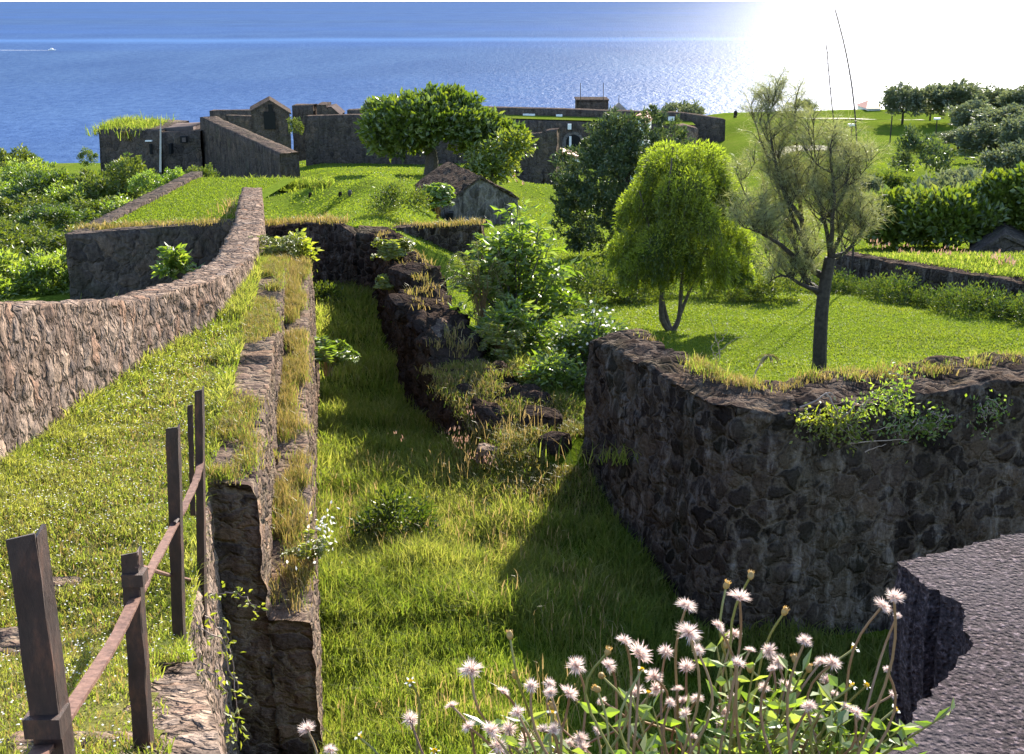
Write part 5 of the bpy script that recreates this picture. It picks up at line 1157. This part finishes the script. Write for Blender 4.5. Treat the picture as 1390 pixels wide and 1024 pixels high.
# stepped wall top and ledge
yy = rg.uniform(11, 25.5, 1000); u = rg.uniform(.05, .95, 1000)
P = np.stack([np.interp(yy, SWY, SWL) * (1 - u) + np.interp(yy, SWY, SWR) * u, yy, -np.interp(yy, SWY, SWD) + .03], 1); sel = (vnoise(np.stack([yy, u * .6, yy * 0], 1), 1.1, 361) + .3 * (.5 - u)) > .06
tufts(P[sel], .12, .008, 22, .06, .35); tufts(P[sel][::2], .1, .008, 24, .07, .5, mb=g_)
yy = rg.uniform(11.2, 25.5, 900); u = rg.uniform(.05, .9, 900)
P = np.stack([np.interp(yy, SWY, SWR) * (1 - u) + np.interp(yy, SWY, LGR) * u, yy, -np.interp(yy, SWY, LGD) + .03], 1); sel = vnoise(np.stack([yy, u * 2, yy * 0], 1), 1.3, 363) > .0
tufts(P[sel], .2, .008, 24, .06, .5, .35); tufts(P[sel][::2], .14, .008, 18, .08, .45, mb=g_)
# mound at the near end of the lava wall
RY = np.array([r[0] for r in RU])[::-1]; RXi = np.array([G(r[1], r[2], r[0])[0] for r in RU])[::-1]; RZ = np.array([G(r[1], r[2], r[0])[2] for r in RU])[::-1]
yy = rg.uniform(19.4, 22.2, 420); u = rg.uniform(-.15, 1.15, 420); P = np.stack([np.interp(yy, RY, RXi) + u * 1.5, yy + .35 * u, np.interp(yy, RY, RZ) - .02 - .12 * np.abs(u - .5)], 1); P = P[fbm(P * (1, 1, 0), 1.5, 371) > -.22]
tufts(P, .12, .011, 30, .11, .4, .8); tufts(P[::2], .13, .011, 26, .12, .45, .8, mb=g_)
yy = rg.uniform(22, 39, 60); P = np.stack([np.interp(yy, RY, RXi) + rg.uniform(.1, .8, 60), yy, np.interp(yy, RY, RZ) + .02], 1); tufts(P, .2, .018, 14, .09, .45)
yy = rg.uniform(17.4, 21.2, 1100); xx = rg.normal(.4, .85, 1100); P = np.stack([xx, yy], 1); P = np.concatenate([P, zD(P)[:, None]], 1); P = P[(xx < bwX(yy) - .15) & (fbm(P * (1, 1, 0), 1.3, 373) > -.2)]
tufts(P, .12, .011, 26, .12, .22, .8); tufts(P[::4], .13, .011, 20, .13, .3, .8, mb=g_)
# cross wall, low wall, bastion edge
for px0, py0, px1, py1, Y, n in ((358, 305, 462, 302, 40.2, 90), (510, 314, 652, 303, 42.8, 90), (110, 312, 312, 304, 38.7, 110)):
    f = rg.uniform(0, 1, n); P = np.array([G(px0 + (px1 - px0) * t, py0 + (py1 - py0) * t, Y + rg.uniform(-.2, .5)) for t in f]); tufts(P, .22, .025, 12, .18, .45)
n = 160; P = np.stack([rg.normal(-8.1, .7, n), rg.uniform(40.5, 45, n), np.zeros(n)], 1); P[:, 2] = -np.where(P[:, 0] < parX(P[:, 1]), 6.7, dTerr(P[:, 0], P[:, 1])) + .0; P = P[(P[:, 0] > parX(P[:, 1])) | (P[:, 0] < parX(P[:, 1]) - .7)]; tufts(P, .35, .03, 14, .3, .7, .6)
tag(m.build('dry_grass', M['dry']), kind='stuff'); tag(g_.build('wall_grass', M['grass']), kind='stuff')
# terrace strip with pinkish flower spikes
m = MB(); n = 16000; Y = rg.uniform(24, 46, n); X = 10.6 + (37.4 - Y) * .43 + rg.uniform(0, 6, n); P = np.stack([X, Y, -dTerr(X, Y)], 1); blades(m, P, .16 * rg.uniform(.4, 1.3, n), .03, rg, np.clip(rg.normal(.5, .25, n), 0, 1), .6); tag(m.build('terrace_grass', M['grass']), kind='stuff')
m = MB()
def spikes(P, H, per, t=.5):
    idx = np.repeat(np.arange(len(P)), per); n = len(idx); blades(m, P[idx] + rg.normal(0, .05, (n, 3)) * (1, 1, .3), H * rg.uniform(.6, 1.2, n), H * .22, rg, np.clip(rg.normal(t, .3, n), 0, 1), .4)
for (px, py, n) in ((1195, 335, 5), (1210, 338, 6), (1230, 341, 6), (1275, 343, 7), (1292, 346, 7), (1345, 352, 7), (1362, 358, 6), (1380, 358, 6)):
    q_ = np.array(G(px, py, 40 - (px - 1190) * .03)); spikes(q_ + rg.normal(0, 1, (n, 3)) * (.25, .3, .08), .15, 3)
for (px, py, Y, n) in ((643, 560, 20.3, 7), (652, 578, 20.1, 6), (618, 590, 19.6, 8), (630, 600, 19.4, 8), (655, 625, 18.9, 5), (662, 630, 18.8, 4), (538, 590, 18.2, 2), (700, 218 + 32, 88, 6)):
    q_ = np.array(G(px, py, Y)); spikes(q_ + rg.normal(0, 1, (n, 3)) * (.1, .1, .06) * (1 if Y < 50 else 8), .065 * (1 if Y < 50 else 5), 4)
tag(m.build('pink_flowers', M['pink']), kind='stuff')
# grass below the fort wall
m = MB(); n = 5000; X = rg.uniform(-27, -15, n); Y = rg.uniform(72, 92, n); ok = X < -14.5 - (Y - 79) * .35; P = np.stack([X[ok], Y[ok], -dTerr(X[ok], Y[ok])], 1); blades(m, P, 0.6 * rg.uniform(.4, 1.2, len(P)), .12, rg, np.clip(rg.normal(.35, .2, len(P)), 0, 1), .6)
n = 3500; X = rg.uniform(-14.5, -8, n); Y = 55.5 + rg.normal(0, .5, n); P = np.stack([X, Y, -7.9 + 0 * X], 1); blades(m, P, .4 * rg.uniform(.4, 1.2, n), .05, rg, np.clip(rg.normal(.5, .2, n), 0, 1), .5)
tag(m.build('rank_grass', M['grass']), kind='stuff')
# tall weeds in the hollow under the bastion wall
m = MB(); n = 9000; Y = rg.uniform(27, 36.8, n); X = parX(Y) - .9 - np.abs(rg.normal(0, 1.6, n)); P = np.stack([X, Y, -dTerr(X, Y)], 1); blades(m, P, .7 * rg.uniform(.4, 1.2, n), .04, rg, np.clip(rg.normal(.75, .2, n), 0, 1), .5); tag(m.build('hollow_grass', M['grass']), kind='stuff')
# ------------------------------------------------------------------ climbers and single plants on the walls
def vine(name, runs, mat, label, seed, L=.06, W=.035, per=46, cat='vine', sp=.09, r=.007):
    rng = np.random.default_rng(seed); root = empty(name, runs[0][0], label, cat); b = MB(); l = MB()
    for ps in runs:
        q = bez(ps, 18); q += rng.normal(0, .012, q.shape); tube(b, q, np.linspace(r, r * .4, 18), 4, cap=False)
        ii = rng.integers(0, 18, per); C = q[ii] + rng.normal(0, sp, (per, 3)) * (1, .35, .8); leaf_quads(l, C, rnd_unit(rng, per) + (0, -.3, .3), L * rng.uniform(.6, 1.3, per), W, rng, np.clip(rng.normal(.55, .25, per), 0, 1))
    world_part(b.build('stems', M['twig'], root), root); world_part(l.build('leaves', mat, root), root)
def onwall(px, py, off=.1):   # on the front of the big wall
    d = ray(px, py); 
    for Y in np.arange(14.5, 17.5, .01):
        x = d[0] * Y / d[1]
        if Y >= np.interp(x, B_[5:, 0], B_[5:, 1]) - .04 - off * .6: return np.array((x, Y - off * .4, d[2] * Y / d[1]))
    return np.array(G(px, py, 15.3))
rr_ = np.random.default_rng(401)
def runs(c, n, sx, sy):
    out = []
    for _ in range(n):
        px, py = c[0] + rr_.normal(0, sx), c[1] + rr_.normal(0, sy * .4); dx = rr_.normal(0, sx * .8); dy = rr_.uniform(.2, 1.3) * sy
        out.append([onwall(px, py), onwall(px + dx * .5, py + dy * .4, .2), onwall(px + dx, py + dy, .12)])
    return out
vine('trailing_vine', runs((1130, 568), 12, 22, 24), M['lf_lime'], 'bright trailing vine hanging at the left on the massive dark wall face', 402)
vine('trailing_vine', runs((1195, 535), 14, 26, 30), M['lf_shrub'], 'middle trailing vine draped from the massive wall top', 403, per=40)
vine('trailing_vine', runs((1265, 570), 12, 30, 18), M['lf_shrub'], 'sprawling vine creeping right across the upper face of the massive wall', 404, per=30)
vine('trailing_vine', runs((1335, 555), 7, 16, 22), M['lf_shrub'], 'small vine sprig at the right end on the massive wall face', 405, per=22)
def twig(name, pts, r, label, seed, cat='branch', mat='twig'):
    rng = np.random.default_rng(seed); root = empty(name, pts[0][0], label, cat); b = MB()
    for ps in pts: q = bez(ps, 10); tube(b, q + rng.normal(0, .006, q.shape), np.linspace(r, r * .35, 10), 5)
    world_part(b.build('wood', M[mat], root), root)
twig('dead_branch', [[onwall(1085, 552, .15), onwall(1105, 540, .3), onwall(1122, 528, .3), onwall(1132, 540, .3)], [onwall(1118, 530, .3), onwall(1130, 548, .3), onwall(1138, 562, .2)], [onwall(1140, 566, .2), onwall(1152, 552, .3), onwall(1160, 540, .3)]], .014, 'forked pale dead branch beside the left trailing vine', 411)
twig('dead_branch', [[onwall(1150, 600, .15), onwall(1185, 596, .2), onwall(1230, 594, .15), onwall(1236, 580, .2)], [onwall(1172, 612, .1), onwall(1200, 600, .2)]], .009, 'thin grey dead branch lying across the massive wall below the vines', 412)
# strappy withered plant and spindly weed on the wall top
p = np.array(G(1022, 512, 16.4)); root = empty('strap_leaved_plant', p, 'small plant with drooping withered strap leaves on the massive wall top, left of the pine', 'plant')
b = MB(); q = bez([(0, 0, -.05), (.06, 0, .13), (.2, .02, .3)], 8); tube(b, q, np.linspace(.013, .009, 8), 5); b.build('stem', M['twig'], root)
m = MB(); rng = np.random.default_rng(421)
for _ in range(22):
    a = rng.uniform(0, 2 * PI); d = np.array((math.cos(a), math.sin(a) * .7, 0)); L = rng.uniform(.12, .26); n = 7; t = np.linspace(0, 1, n)[:, None]
    c = q[-1] + d * L * t + np.array((0, 0, 1)) * (.08 * t - L * .95 * t ** 2.2); s = np.cross(d, (0, 0, 1.0)) * (.019 * np.sin(np.linspace(.5, PI, n)))[:, None]
    m.add(np.stack([c - s, c + s], 1).reshape(-1, 3), grid_faces(n, 2), np.clip(rng.normal(.45, .3), 0, 1))
m.build('leaves', M['lf_dead'], root)
p = np.array(G(972, 498, 16.7)); rng = np.random.default_rng(431)
sp_ = [[np.zeros(3), (.02, 0, .25), (-.05, 0, .55), (-.16, 0, .8)], [(.0, 0, .15), (.12, 0, .3), (.25, 0, .4), (.42, 0, .5)], [(.01, 0, .3), (.12, .05, .5), (.14, .05, .62)], [(.0, 0, .1), (-.06, 0, .25), (-.03, 0, .4)]]
vine('spindly_weed', [[np.array(v) + p for v in ps] for ps in sp_], M['lf_scrub'], 'tall spindly weed on the massive wall top, below the weeping tree', 432, L=.05, W=.02, per=16, cat='weed', sp=.03, r=.006)
# creeper spilling over the path edge beside the railing
vine('creeper', [[(-2.32, 8.6, -4.5), (-2.2, 8.7, -4.75), (-2.12, 8.6, -5.1)], [(-2.3, 8.2, -4.35), (-2.12, 8.3, -4.6), (-2.05, 8.2, -5.0), (-2.05, 8.15, -5.3)], [(-2.4, 9.0, -4.5), (-2.15, 9.0, -4.5), (-2.0, 8.9, -4.6)], [(-2.1, 7.5, -4.2), (-1.95, 7.5, -4.5), (-1.9, 7.5, -4.85)]], M['lf_lime'], 'light green creeper spilling over the path edge beside the fourth rusty post', 441, L=.06, W=.028, per=34, cat='creeper', sp=.05)
frond_shrub('white_flowered_weed', (-2.12, 11.9, -5.75), .45, .3, M['lf_lime'], 'weed with whitish flowers on the near end of the stepped wall ledge', 443, 14, 'weed', L=.06, W=.02)
m = MB(); c = np.array((-2.0, 12.2, -5.4)) + rg.normal(0, 1, (60, 3)) * (.1, .4, .05); leaf_quads(m, c, rnd_unit(rg, 60) + (0, 0, .6), .05, .03, rg, .5)
o = m.build('blossoms', M['petal'], COL.objects.get('white_flowered_weed')); o.location = tuple(-v for v in o.parent.location)
# bush in the ditch
rg_b = np.random.default_rng(450)
o = shrub_mesh('ditch_bush', 451, (.62, .5, .5), M['lf_scrub'], 40, 46, .2, .12, .04, tmean=.35); place(o, (-1.75, 17.0, -7.72)); tag(o, 'dark green bush standing in the sunny grass of the ditch below the shadow', 'bush')
o = shrub_mesh('ditch_bush', 452, (.9, .8, .6), M['lf_scrub'], 40, 46, .25, .14, .05, tmean=.5); place(o, (-6.0, 36.5, -8.9)); tag(o, 'low sunlit bush at the far end of the ditch against the cross wall', 'bush')
# ------------------------------------------------------------------ seed-head flowers on the near ledge
R_puff = [(639,909,13),(683,939,8),(721,931,9),(746,929,8),(747,940,8),(772,942,12),(782,904,11),(848,870,10),(868,888,16),(826,904,9),(863,941,11),(888,919,10),(891,935,9),(702,967,9),(691,990,10),(666,992,12),(636,986,9),(613,958,8),(557,977,10),(717,1008,14),(676,1013,11),(737,991,8),(751,991,8),(788,1003,9),(791,1017,10),(773,1009,6),(810,992,6),(817,952,6),
 (932,822,12),(935,859,14),(975,850,9),(1004,811,13),(904,885,9),(932,907,10),(947,883,8),(996,861,9),(1018,883,7),(1044,884,9),(1057,899,9),(1001,901,9),(1093,870,9),(1114,899,8),(1130,900,10),(1122,923,8),(1067,931,9),(920,936,7),(927,952,8),(930,969,8),(946,949,8),(910,954,6),(1198,822,11),(1214,812,11),(1218,836,5),(1098,959,9),(1161,967,10),(982,966,8),(983,983,9),(1049,908,6),(1204,909,5),(1211,944,6),(993,947,6),(1037,934,7),(1112,973,6),(1132,942,6),(1148,959,6),(417,990,10),(449,1018,8),(1050,1002,8),(1010,1010,7),(940,1000,7)]
R_bud = [(692,863),(699,917),(825,885),(816,917),(811,936),(751,959),(986,795),(1019,782),(1065,831),(986,875),(1098,908),(1079,895),(1018,908),(1076,965)]
R_yel = [(557,926),(590,1020),(749,968),(871,910),(880,941),(1160,880),(1157,931),(1176,931),(1215,963),(487,1000)]
frng = np.random.default_rng(500)
def puff_mesh(seed, full):
    rng = np.random.default_rng(seed); m = MB(); n = 260
    u = rnd_unit(rng, n); u = u[u[:, 2] > (-.55 if full else -.15)]; n = len(u)
    leaf_quads(m, u * .12, u + rng.normal(0, .10, (n, 3)), rng.uniform(.6, 1.05, n), .06, rng, np.clip(.15 + rng.uniform(0, .75, n), 0, 1), .1)
    v = rnd_unit(rng, 60); leaf_quads(m, v * .1, v + (0, 0, -.2), .34, .16, rng, np.clip(rng.uniform(0, .35, 60), 0, 1), .2)
    return m
def bud_mesh():
    m = MB(); n = 8; zz = np.array((-.9, -.5, 0, .5, .9, 1.15)); r = np.array((.25, .62, .75, .68, .5, .2)); tube(m, np.stack([zz * 0, zz * 0, zz], 1), r, 9)
    rng = np.random.default_rng(1); a = np.arange(9) * 2 * PI / 9; leaf_quads(m, np.stack([np.cos(a) * .55, np.sin(a) * .55, np.full(9, .6)], 1), np.stack([np.cos(a) * .3, np.sin(a) * .3, np.ones(9)], 1), .8, .4, rng, .9); return m
def yel_mesh():
    m = MB(); rng = np.random.default_rng(2); v = rnd_unit(rng, 50); v[:, 2] = np.abs(v[:, 2]); leaf_quads(m, v * (.4, .4, .2), v + (0, 0, .8), .45, .2, rng, rng.uniform(0, 1, 50)); return m
def yel_pet():
    m = MB(); rng = np.random.default_rng(3); a = np.arange(5) * 2 * PI / 5; d = np.stack([np.cos(a), np.sin(a), np.full(5, .25)], 1)
    for i in range(5): leaf_quads(m, (d * .35)[i:i + 1], d[i:i + 1], .75, .55, rng, .5, .05)
    return m
PUF = [puff_mesh(510 + i, i % 3 != 2) for i in range(6)]
puf_data = None
heads = {}
def head(kind, i):
    key = (kind, i)
    if key not in heads:
        if kind == 'puff': o = PUF[i].build('seed_head', M['pappus'])
        elif kind == 'bud': o = bud_mesh().build('flower_bud', M['bud'], smooth=True)
        elif kind == 'yel': o = yel_mesh().build('florets', M['yellow'])
        else: o = yel_pet().build('petals', M['petal'])
        heads[key] = o; return o
    o = heads[key].copy(); COL.objects.link(o); return o
LAB = {(639, 909): 'big round pinkish-white seed head at the far left, leaning out over the shadowed ditch', (868, 888): 'largest bushy white seed head, near the middle of the clump', (932, 822): 'flat-topped white seed head standing high, left of the two tallest buds', (935, 859): 'double white seed head just below the high flat-topped one', (1004, 811): 'large round seed head between the two tallest buds',
       (1198, 822): 'white seed head on a long slanting stem at the right, beside its upright twin', (1214, 812): 'round white seed head high at the right on an upright stem, near the lava slab', (1218, 836): 'tiny pink seed head right beneath the right-hand pair', (417, 990): 'white seed head alone at the lower left against the dark wall end', (557, 977): 'pale pink seed head low in the sunny grass, left of the clump', (1093, 870): 'starry white seed head right of the curved-stem bud',
       (692, 863): 'ochre bud on the tall curved stem at the left of the clump', (986, 795): 'ochre bud on a tall bent stem, left of the tallest bud', (1019, 782): 'tallest ochre bud, on a straight yellow-green stem', (1065, 831): 'slim bud on an S-curved stem, right of the tallest bud', (557, 926): 'small yellow flower alone over the sunny ditch grass, left of the clump', (1160, 880): 'yellow-centred white flower standing highest at the right of the clump', (1215, 963): 'greenish yellow flower nearest the lava slab edge'}
GEN = {'puff': 'fluffy pinkish-white seed head on a thin reddish stem in the crowded flower clump', 'bud': 'small closed ochre bud on a thin stem in the crowded flower clump', 'yel': 'small yellow-centred white flower in the crowded flower clump'}
GRP = {'puff': 'seed heads on the near ledge', 'bud': 'buds on the near ledge', 'yel': 'yellow flowers on the near ledge'}
cnt = 0
for kind, lst in (('puff', R_puff), ('bud', R_bud), ('yel', R_yel)):
    for e in lst:
        px, py = e[0], e[1]; r = e[2] if kind == 'puff' else (6.2 if kind == 'bud' else 6.5)
        Y = frng.uniform(1.1, 1.34) if px > 600 else frng.uniform(1.2, 1.34); h = np.array(G(px, py, Y))
        rx = np.interp(px, [400, 560, 640, 800, 1000, 1220], [-.27, -.08, .03, .10, .24, .36]) + frng.normal(0, .02); ry = min(Y + frng.uniform(-.06, .1), 1.36) - .02; root_p = np.array((rx, ry, -SL - .005))
        f = empty('wildflower', root_p, LAB.get((px, py), GEN[kind]), 'flower', GRP[kind])
        k = 1 / FPX * (h[1] * CP - h[2] * SP); tp = h - root_p; z = tp[2]
        curl = frng.normal(0, .02, 3) * (1, 1, 0)
        sag = frng.uniform(.3, .6)
        q = bez([(0, 0, 0), np.array((tp[0] * .25, tp[1] * .25, z * .4)) + curl, np.array((tp[0] * .7, tp[1] * .7, z * .8)) - curl * .5, tp], 14)
        m = MB(); tube(m, q, np.linspace(.0019, .00135, 14), 5, frng.uniform(.0, .55) if kind == 'puff' else .95); m.build('stem', M['stem_red'], f)
        d = q[-1] - q[-2]; d /= np.linalg.norm(d); rot = Vector(d).to_track_quat('Z', 'Y').to_euler(); s = r * k
        o = head(kind, int(frng.integers(0, 6)) if kind == 'puff' else 0); o.parent = f; o.location = q[-1]; o.rotation_euler = (rot[0] + frng.normal(0, .3), rot[1] + frng.normal(0, .3), frng.uniform(0, 6)); o.scale = (s * 1.4, s * 1.4, s * frng.uniform(.85, 1.5)) if kind == 'puff' else (s,) * 3
        if kind == 'yel':
            o2 = head('pet', 0); o2.parent = f; o2.location = q[-1] ; o2.rotation_euler = rot; o2.scale = (s * 1.2,) * 3
        cnt += 1
# leafy bases of the flowers
for i, (px, py, lab) in enumerate(((985, 990, 'leafy green tuft in the middle of the flower clump'), (1045, 940, 'tallest leafy green tuft behind the seed heads'), (1090, 995, 'leafy green tuft right of the middle in the flower clump'), (1150, 990, 'leafy green tuft near the right end of the flower clump'), (1175, 1000, 'sprig with paired bright leaves nearest the lava slab'), (880, 1010, 'low leafy tuft at the bottom, left of the middle of the clump'), (720, 1020, 'low leafy tuft at the bottom left of the flower clump'))):
    Y = 1.2; h = np.array(G(px, py, Y)); rp_ = np.array((np.interp(px, [640, 1220], [.05, .34]), 1.22, -SL - .005)); f = empty('leafy_weed', rp_, lab, 'weed'); b = MB(); l = MB(); rng = np.random.default_rng(530 + i)
    for j in range(9):
        tp = h - rp_ + rng.normal(0, 1, 3) * (.028, .05, .02); q = bez([(0, 0, 0), tp * (.3, .3, .5) + rng.normal(0, .01, 3), tp], 10); tube(b, q, np.linspace(.002, .001, 10), 5, .9)
        for s_ in range(3, 10):
            a = rng.uniform(0, 2 * PI); dd = np.array((math.cos(a), math.sin(a), .35)); leaf_quads(l, np.array([q[s_], q[s_]]), np.array([dd, dd * (-1, -1, 1)]), rng.uniform(.018, .036), rng.uniform(.007, .013), rng, np.clip(rng.normal(.6, .25), 0, 1), .15)
    b.build('stems', M['stem_red'], f); l.build('leaves', M['lf_shrub'], f)
# ------------------------------------------------------------------ light, sky, camera
SUN_AZ, SUN_EL = 20.0, 26.0          # degrees right of the view direction (+Y), above the horizon
w = bpy.data.worlds.new('World'); SC.world = w; w.use_nodes = True
nt = w.node_tree; bg = nt.nodes['Background']
sky = nt.nodes.new('ShaderNodeTexSky'); sky.sky_type = 'NISHITA'; sky.sun_disc = False
sky.sun_elevation = math.radians(SUN_EL); sky.sun_rotation = math.radians(SUN_AZ)
sky.air_density = 1.0; sky.dust_density = .6; sky.ozone_density = 2.0
nt.links.new(sky.outputs[0], bg.inputs[0]); bg.inputs[1].default_value = .115
sl = bpy.data.lights.new('sun', 'SUN'); sl.energy = 4.6; sl.angle = math.radians(.5); sl.color = (1, .93, .81)
so = bpy.data.objects.new('sun', sl); COL.objects.link(so)
az, el = math.radians(SUN_AZ), math.radians(SUN_EL)
sd = Vector((math.sin(az) * math.cos(el), math.cos(az) * math.cos(el), math.sin(el)))
so.rotation_euler = sd.to_track_quat('Z', 'Y').to_euler(); so.location = sd * 50
cd = bpy.data.cameras.new('camera'); cam = bpy.data.objects.new('camera', cd); COL.objects.link(cam)
cd.sensor_width = 36; cd.lens = 36 * FPX / 1390; cd.clip_start = .05; cd.clip_end = 400000
cam.location = (0, 0, 0); cam.rotation_euler = (PI / 2 - PITCH, 0, 0)
SC.camera = cam
vs = SC.view_settings; vs.view_transform = 'Standard'; vs.look = 'None'; vs.gamma = 1; vs.exposure = EXPO
SC.render.engine = 'CYCLES'; c = SC.cycles
c.max_bounces = 6; c.diffuse_bounces = 3; c.glossy_bounces = 2; c.transmission_bounces = 4; c.transparent_max_bounces = 4
c.caustics_reflective = False; c.caustics_refractive = False; c.sample_clamp_indirect = 4
c.use_denoising = True
